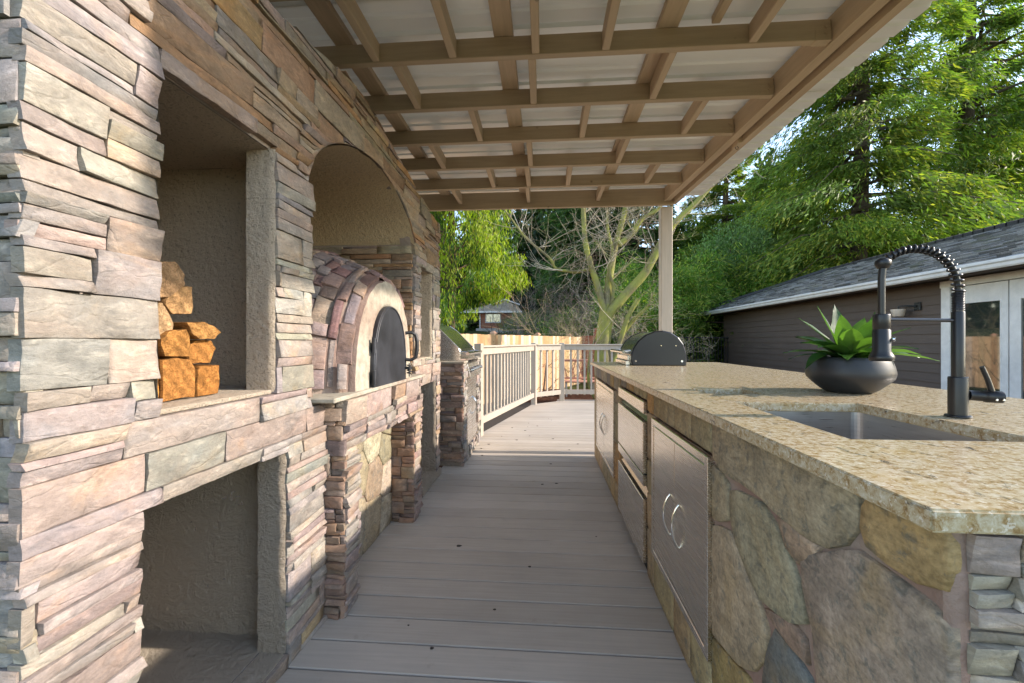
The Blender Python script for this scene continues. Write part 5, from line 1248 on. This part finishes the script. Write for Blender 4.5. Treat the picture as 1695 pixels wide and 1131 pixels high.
def conifer_mesh(H, Rad, nb, per, llen, lw, base, alt, h0=.12, droop=.5, seed=1, clump=.55, hang=.6):
    global NR
    NR = np.random.RandomState(seed); Ps = []; Ds = []; Ts = []; q = MB()
    q.tube([(0, 0, -.5), (0.02 * H, 0, H * .4), (0, .01 * H, H * .97)], [Rad * .05 + .06, Rad * .035 + .04, .02], 8, tint=(.10, .075, .055))
    for b in range(nb):
        h = h0 + (1 - h0) * (b + NR.rand()) / nb; z = h * H; az = b * 2.399 + NR.uniform(-.4, .4); r_ = Rad * (1 - h) ** .75 * NR.uniform(.62, 1.12) + .15
        if r_ < .2: continue
        n = int(per * (r_ / Rad) ** 1.2 * NR.uniform(.6, 1.3)) + 12
        dirx, diry = math.cos(az), math.sin(az); up = NR.uniform(.0, .35)
        K = max(3, int(5 * r_ / Rad * 2.2)); ks = np.sort(NR.uniform(.18, 1.02, K)); which = NR.randint(0, K, n); s = ks[which] + NR.normal(0, .035, n)
        lat = NR.normal(0, .22 * r_ ** .9 * clump, n) * np.minimum(1, s + .25); down = -np.abs(NR.normal(0, .22 * clump * (.6 + .3 * r_), n))
        x = dirx * r_ * s - diry * lat; y = diry * r_ * s + dirx * lat; zz = z + up * r_ * s - droop * r_ * s ** 2 + down
        Ps.append(np.c_[x, y, zz]); d = np.c_[dirx + NR.normal(0, .5, n), diry + NR.normal(0, .5, n), -hang * NR.uniform(.4, 2.0, n)]; Ds.append(nrmz(d))
        sh = NR.uniform(.7, 1.25); Ts.append(tints(n, np.array(base) * sh, .25, np.array(alt) * sh, .35 if NR.rand() < .4 else .12))
        q.tube([(0, 0, z), (dirx * r_ * .5, diry * r_ * .5, z + up * r_ * .5 - droop * r_ * .25), (dirx * r_ * .95, diry * r_ * .95, z + up * r_ * .95 - droop * r_ * .9)], [.05 + .012 * r_, .03, .008], 5, cap=False, tint=(.11, .085, .06))
    P = np.concatenate(Ps); D = np.concatenate(Ds); T = np.concatenate(Ts); n = len(P)
    V, F, T = cards(P, D, llen * NR.uniform(.6, 1.4, n), lw * NR.uniform(.7, 1.3, n), T)
    return fastmesh('foliage', V, F, T), q.mesh('trunk')
def bushy_mesh(rx, ry, rz, n, llen, lw, base, alt, seed, nclump=40, csize=.35, share=.3, stems=6, updir=.2, tintv=.25, cz=None):
    global NR
    NR = np.random.RandomState(seed); cz = rz if cz is None else cz
    c = nrmz(NR.normal(size=(nclump, 3))) * NR.uniform(.35, 1.0, (nclump, 1)) ** .5 * np.array([rx, ry, rz]) + np.array([0, 0, cz]); sh = NR.uniform(.65, 1.35, nclump)
    w = NR.randint(0, nclump, n); off = NR.normal(size=(n, 3)) * csize * NR.uniform(.5, 1.2, (nclump, 1))[w] * np.array([1, 1, .8]); P = c[w] + off
    D = nrmz(nrmz(off) + NR.normal(0, .6, (n, 3)) + np.array([0, 0, updir])); T = tints(n, base, tintv, alt, share) * sh[w][:, None]
    V, F, T = cards(P, D, llen * NR.uniform(.6, 1.4, n), lw * NR.uniform(.7, 1.3, n), T)
    q = MB()
    for i in range(stems):
        a = c[NR.randint(0, nclump)]; q.tube([(NR.uniform(-.2, .2), NR.uniform(-.2, .2), -.4), (a[0] * .5, a[1] * .5, a[2] * .5), tuple(a)], [.05, .035, .012], 5, cap=False, tint=(.14, .12, .07))
    return fastmesh('foliage', V, F, T), q.mesh('trunk')
def put(pair, name, label, cat, loc, rz=0, sc=1.0, group=None, names=('crown', 'trunk')):
    r_ = thing(name, label, cat, loc, group); r_.rotation_euler = (0, 0, rz); s = sc if isinstance(sc, tuple) else (sc, sc, sc); r_.scale = s
    for me, nm, mat in ((pair[0], names[0], M['leaf']), (pair[1], names[1], M['bark'])):
        o = bpy.data.objects.new(nm, me); COL.objects.link(o); o.parent = r_
        if not me.materials: me.materials.append(mat)
    return r_
GD = (.030, .075, .018); GY = (.13, .17, .028)
A1 = conifer_mesh(30, 6.6, 170, 2300, .27, .055, (.16, .24, .045), (.36, .37, .065), .03, .42, 11, .85, .7)
A2 = conifer_mesh(27, 7.0, 150, 2300, .28, .058, (.15, .24, .045), (.35, .37, .06), .02, .38, 12, .9, .7)
A3 = conifer_mesh(17, 5.0, 110, 1300, .30, .08, (.06, .115, .035), (.08, .13, .03), .02, .5, 13, .7, .6)
put(A1, 'cedar_tree', 'tall airy cedar with a straight dark trunk above the dark house roof', 'tree', (14.2, 20.5, -.3), .4, (1.0, 1.0, 1.05), 'tall conifers beyond the dark house')
put(A2, 'cedar_tree', 'broad yellow green cedar at the right frame edge above the roof ridge', 'tree', (21.5, 22.5, -.3), 2.1, 1.0, 'tall conifers beyond the dark house')
put(A2, 'cedar_tree', 'green cedar between the post and the tall airy cedar', 'tree', (11.4, 27.5, -.3), 4.0, (.9, .9, .62), 'tall conifers beyond the dark house')
put(A1, 'cedar_tree', 'deep green cedar behind the tall airy one, partly hidden', 'tree', (18.0, 29.5, -.3), 1.0, (1.1, 1.1, .55), 'tall conifers beyond the dark house')
for i, (x, y, s, lab) in enumerate([(3.0, 38, 1.0, 'dark fir behind the grey bare thickets'), (3.2, 29, 1.05, 'dark fir behind the mossy forked tree'), (7.0, 31, 1.1, 'dark fir behind the white post'), (-.5, 56, 1.3, 'farthest dark fir above the fence end'), (-7.5, 52, 1.25, 'dark fir behind the distant brick house'), (-13.5, 46, 1.2, 'dark fir behind the weeping cedar'), (-3.6, 60, 1.9, 'very tall far fir between the weeping cedar and the bare branches')]):
    put(A3, 'fir_tree', lab, 'tree', (x, y, terrain(x, y)), i * 1.3, s, 'dark firs beyond the garden')
# weeping yellow-green cedar
def weeping():
    global NR
    NR = np.random.RandomState(44); n_str = 620; Ps = []; Ds = []; Ts = []; q = MB(); q.tube([(0, 0, -.4), (.1, 0, 4), (0, .1, 9.3)], [.15, .11, .03], 8, tint=(.09, .06, .04))
    for i in range(n_str):
        h = NR.uniform(2.9, 9.4); az = NR.uniform(0, 6.283); rr = 2.35 * (1 - (h - 2.9) / 7.5) ** .6 * NR.uniform(.5, 1.05); x, y = math.cos(az) * rr, math.sin(az) * rr
        L = NR.uniform(.5, 1.25); n = int(105 * L); t = NR.rand(n); wd = .15 * (1 - .6 * t)
        zz = np.maximum(h - L * t ** 1.1 - .25, (1.85 if x < .45 else 2.5 + .25 * x) + NR.uniform(0, .5, n)); Ps.append(np.c_[x + NR.normal(0, 1, n) * wd, y + NR.normal(0, 1, n) * wd, zz]); Ds.append(nrmz(np.c_[NR.normal(0, .35, n), NR.normal(0, .35, n), -np.ones(n)]))
        k = NR.uniform(.75, 1.3); lit = NR.rand() < .55; Ts.append(tints(n, (np.array((.33, .40, .035)) if lit else np.array((.07, .14, .02))) * k, .22, (.30, .22, .04), .05))
        if i % 6 == 0: q.tube([(0, 0, h - .3), (x * .6, y * .6, h + .15), (x, y, h - .3)], [.03, .02, .008], 4, cap=False, tint=(.14, .09, .06))
    P = np.concatenate(Ps); D = np.concatenate(Ds); T = np.concatenate(Ts); n = len(P); V, F, T = cards(P, D, .15 * NR.uniform(.6, 1.4, n), .032 * NR.uniform(.7, 1.3, n), T)
    put((fastmesh('foliage', V, F, T), q.mesh('trunk')), 'weeping_cedar', 'bright yellow green weeping cedar just past the stone wall', 'tree', (-2.85, 12.6, -.3), 0, 1.0)
weeping()
# bushes and bamboo
B1 = bushy_mesh(1.9, 1.5, 2.4, 15000, .16, .05, (.10, .20, .035), (.24, .29, .06), 3, 60, .42, .3)
B2 = bushy_mesh(1.5, 1.3, 1.5, 12000, .13, .05, (.22, .33, .14), (.13, .23, .07), 6, 40, .34, .35)
B3 = bushy_mesh(1.4, 1.0, 3.0, 15000, .26, .045, (.12, .23, .04), (.33, .37, .08), 8, 80, .40, .35, 22, -.1)
for i, (x, y, s, lab) in enumerate([(5.6, 18.6, .80, 'bamboo clump beside the post with pale stems'), (7.3, 20.2, .95, 'bamboo clump behind the gutter end'), (9.6, 20.6, .95, 'bamboo clump rising behind the hip of the roof'), (4.0, 20.5, .9, 'bamboo clump behind the barrel grill'), (12.3, 21.0, .95, 'bamboo clump peeking over the shingle roof')]):
    put(B3, 'bamboo_clump', lab, 'bamboo', (x, y, -.35), i * 1.1, (s, s, s), 'bamboo along the garden edge', ('foliage', 'stems'))
put(B2, 'laurel_tree', 'light green rounded broadleaf tree standing out above the house eave', 'tree', (9.7, 22.0, 2.9), .6, (1.15, 1.15, 1.45))
put(B1, 'evergreen_shrub', 'glossy dark shrub between the mossy tree and the bamboo', 'shrub', (3.6, 17.5, -.35), .3, (.9, .9, .8), 'dark shrubs beyond the fence')
put(B1, 'evergreen_shrub', 'green shrub in front of the distant brick house', 'shrub', (-7.4, 31.0, 1.0), 1.3, (.95, .9, .50), 'dark shrubs beyond the fence')
put(B1, 'evergreen_shrub', 'low green shrub just right of the brick house', 'shrub', (-1.6, 30.0, 1.1), 2.3, (.8, .8, .42), 'dark shrubs beyond the fence')
put(B1, 'evergreen_shrub', 'dark shrub behind the end of the cedar fence', 'shrub', (1.2, 21.0, -.1), 4.3, (1.1, .8, .55), 'dark shrubs beyond the fence')
put(B1, 'evergreen_shrub', 'tall dark shrub directly behind the mossy tree fork', 'shrub', (4.6, 23.0, -.1), 5.3, (1.3, 1.0, 1.1), 'dark shrubs beyond the fence')
# a far wood closing the view
def far_wood():
    global NR
    NR = np.random.RandomState(70); n = 90000; P = []; 
    az = NR.uniform(-.62, 1.12, n); dist = NR.uniform(48, 66, n); x = np.sin(az) * dist; y = np.cos(az) * dist
    top = 13 + 3.5 * np.sin(az * 17) + 2.5 * np.sin(az * 41 + 1) + 3 * np.clip(az, -1, 0) + 2
    z = NR.rand(n) ** .8 * top; c = np.sin(az * 60 + z * .9) * .2 + 1
    T = tints(n, (.020, .045, .016), .35, (.055, .075, .03), .3) * c[:, None]
    V, F, T = cards(np.c_[x, y, z], nrmz(np.c_[NR.normal(0, .6, n), NR.normal(0, .6, n), -NR.uniform(.2, 1.5, n)]), 1.0 * NR.uniform(.6, 1.4, n), .38, T)
    o = place('distant_trees', fastmesh('distant_trees', V, F, T), M['leaf'], None, 'stuff')
far_wood()
# bare trees
def grow(q, p, d, L, r_, depth, rg, tint, bend=.35, up=.15, kids=3, minr=.0035, sides=4):
    n = 5; P = [Vector(p)]; Rr = [r_]; d = Vector(d).normalized(); curve = Vector((rg.uniform(-1, 1), rg.uniform(-1, 1), rg.uniform(-.6, 1))) * bend
    for i in range(n):
        d = (d + curve * .22 + Vector((rg.uniform(-1, 1), rg.uniform(-1, 1), rg.uniform(-1, 1) + up)) * .10).normalized(); P.append(P[-1] + d * (L / n)); Rr.append(max(minr * .6, r_ * (1 - .75 * (i + 1) / n)))
    q.tube(P, Rr, sides, cap=False, tint=tint)
    if depth > 0:
        for k in range(kids + (1 if rg.random() < .4 else 0)):
            i = rg.randint(1, n); a = Vector((rg.uniform(-1, 1), rg.uniform(-1, 1), rg.uniform(-.7, 1))).normalized(); nd = (d * rg.uniform(.3, 1) + a).normalized()
            grow(q, P[i], nd, L * rg.uniform(.45, .75), max(minr, Rr[i] * .6), depth - 1, rg, tint, bend, up, kids, minr, sides)
def bez(P, k=4):
    P = [Vector(p) for p in P]; out = []
    for i in range(len(P) - 1):
        a, b = P[i], P[i + 1]; a0 = P[i - 1] if i else a; b1 = P[i + 2] if i + 2 < len(P) else b
        for s in range(k):
            t = s / k; out.append(.5 * ((2 * a) + (b - a0) * t + (2 * a0 - 5 * a + 4 * b - b1) * t * t + (3 * a - a0 - 3 * b + b1) * t ** 3))
    out.append(P[-1]); return out
def mossy_tree():
    root = thing('mossy_tree', 'bare forked tree with moss covered limbs behind the deck railing', 'tree', (1.38, 10, -.3)); rg = random.Random(12); Y = 10.0
    T = dict(trunk=([(1.40, -.35), (1.375, -.167), (1.361, .765), (1.388, 1.229), (1.456, 1.85)], .25, .20, 0), A=([(1.42, 1.75), (1.375, 1.95), (1.239, 2.467), (1.076, 2.963), (.954, 3.514), (.913, 4.34), (.859, 5.167)], .11, .06, -.15),
             B=([(1.45, 1.75), (1.456, 1.95), (1.537, 2.546), (1.645, 3.228), (1.766, 3.691), (1.914, 4.18), (2.021, 4.859)], .14, .06, .35), C=([(1.46, 1.70), (1.55, 1.85), (1.967, 2.323), (2.342, 2.755), (2.661, 3.375), (2.978, 3.857), (3.373, 4.227), (3.896, 4.806)], .16, .06, -.2),
             D=([(1.56, 1.9), (1.618, 2.408), (1.51, 2.765), (1.591, 3.229), (1.483, 3.779), (1.456, 4.327), (1.429, 4.739)], .055, .03, -.1), F=([(1.10, 2.86), (.80, 2.78), (.558, 2.791), (.284, 2.849), (.113, 3.1), (-.408, 3.539), (-.77, 4.019), (-1.05, 4.388)], .055, .022, -.3),
             G=([(1.74, 3.40), (2.048, 3.659), (2.288, 4.008), (2.661, 4.244), (2.978, 4.697)], .09, .04, .1), E=([(1.50, .2), (1.60, .7), (1.725, 1.04), (1.94, 1.723), (2.168, 2.13)], .085, .065, -.1), H=([(1.88, 1.40), (2.10, 1.68), (2.368, 1.938)], .06, .045, -.1), J=([(1.25, -.3), (1.05, .2), (1.10, .9), (1.24, 1.25)], .05, .03, .1))
    q0 = None; tw = MB()
    for k, (P, r0, r1, dy) in T.items():
        pts = bez([(x, Y + dy * (i / (len(P) - 1)) + .05 * noise.noise(Vector((x * 3, z * 2, 0))), z) for i, (x, z) in enumerate(P)]); n = len(pts); rr = [.80 * (r0 + (r1 - r0) * i / (n - 1)) * (1 + .12 * noise.noise(Vector((i * .8, r0 * 50, 0)))) for i in range(n)]
        q = MB(); q.tube(pts, rr, 12, tint=(.20, .17, .10)); q.build('trunk' if k == 'trunk' else 'limb', M['moss'], root)
        if k in ('trunk',): continue
        cnt = {'A': 16, 'B': 16, 'C': 18, 'D': 9, 'F': 20, 'G': 12, 'E': 3, 'H': 3, 'J': 3}[k]
        for i in range(cnt):
            p = pts[rg.randint(n // 3, n - 1)]; d = Vector((rg.uniform(-1, 1), rg.uniform(-1, .6), rg.uniform(-.3, 1))); c = rg.choice(((.42, .36, .26), (.34, .30, .16), (.50, .44, .34), (.24, .20, .14)))
            grow(tw, p, d, rg.uniform(.5, 1.3), rg.uniform(.008, .018), 2, rg, c, .5, .2, 3, .003, 3)
    tw.build('twigs', M['twig'], root)
mossy_tree()
def bare_shrub(name, label, x, y, z, n, L, tint, seed, spread=1.0, depth=3, group=None, r_=.02):
    rg = random.Random(seed); root = thing(name, label, 'shrub', (x, y, z), group); q = MB()
    for i in range(n):
        a = rg.uniform(0, 6.28); d = Vector((math.cos(a) * spread, math.sin(a) * spread * .7, rg.uniform(.6, 1.6))); c = vary(tint, rg, .25)
        grow(q, (x + .1 * math.cos(a), y + .1 * math.sin(a), z - .1), d, L * rg.uniform(.7, 1.2), r_, depth, rg, c, .5, .15, 3, .0035, 3)
    q.build('branches', M['twig'], root)
bare_shrub('bare_shrub', 'tan leafless spreading shrub over the far end of the cedar fence', .35, 14.2, -.3, 9, 2.0, (.42, .33, .20), 3, .8, 3)
bare_shrub('bare_shrub', 'dark leafless young tree in front of the cedar fence boards', -.05, 10.9, -.3, 2, 1.5, (.10, .075, .06), 6, .35, 3, None, .028)
bare_shrub('bare_shrub', 'dark bare sapling in front of the distant brick house', -2.05, 20, .0, 3, 3.0, (.09, .07, .06), 16, .35, 3, None, .04)
G4 = 'bare grey twig thickets behind the mossy tree'
for i, (x, y, L, lab) in enumerate([(-.6, 19.5, 2.9, 'tall grey bare thicket above the middle of the fence'), (1.2, 18.2, 2.9, 'reddish grey bare thicket behind the left limb of the mossy tree'), (2.9, 16.4, 2.3, 'pale bare thicket behind the fork of the mossy tree'), (3.85, 14.6, 1.55, 'pale tan bare shrub right beside the post'), (.3, 24.5, 3.1, 'rearmost grey bare thicket behind the others')]):
    bare_shrub('bare_thicket', lab, x, y, -.2, 9, L, ((.26, .21, .17), (.30, .20, .16), (.40, .34, .26), (.48, .40, .28), (.24, .20, .17))[i], 30 + i, .55, 4, G4, .035)
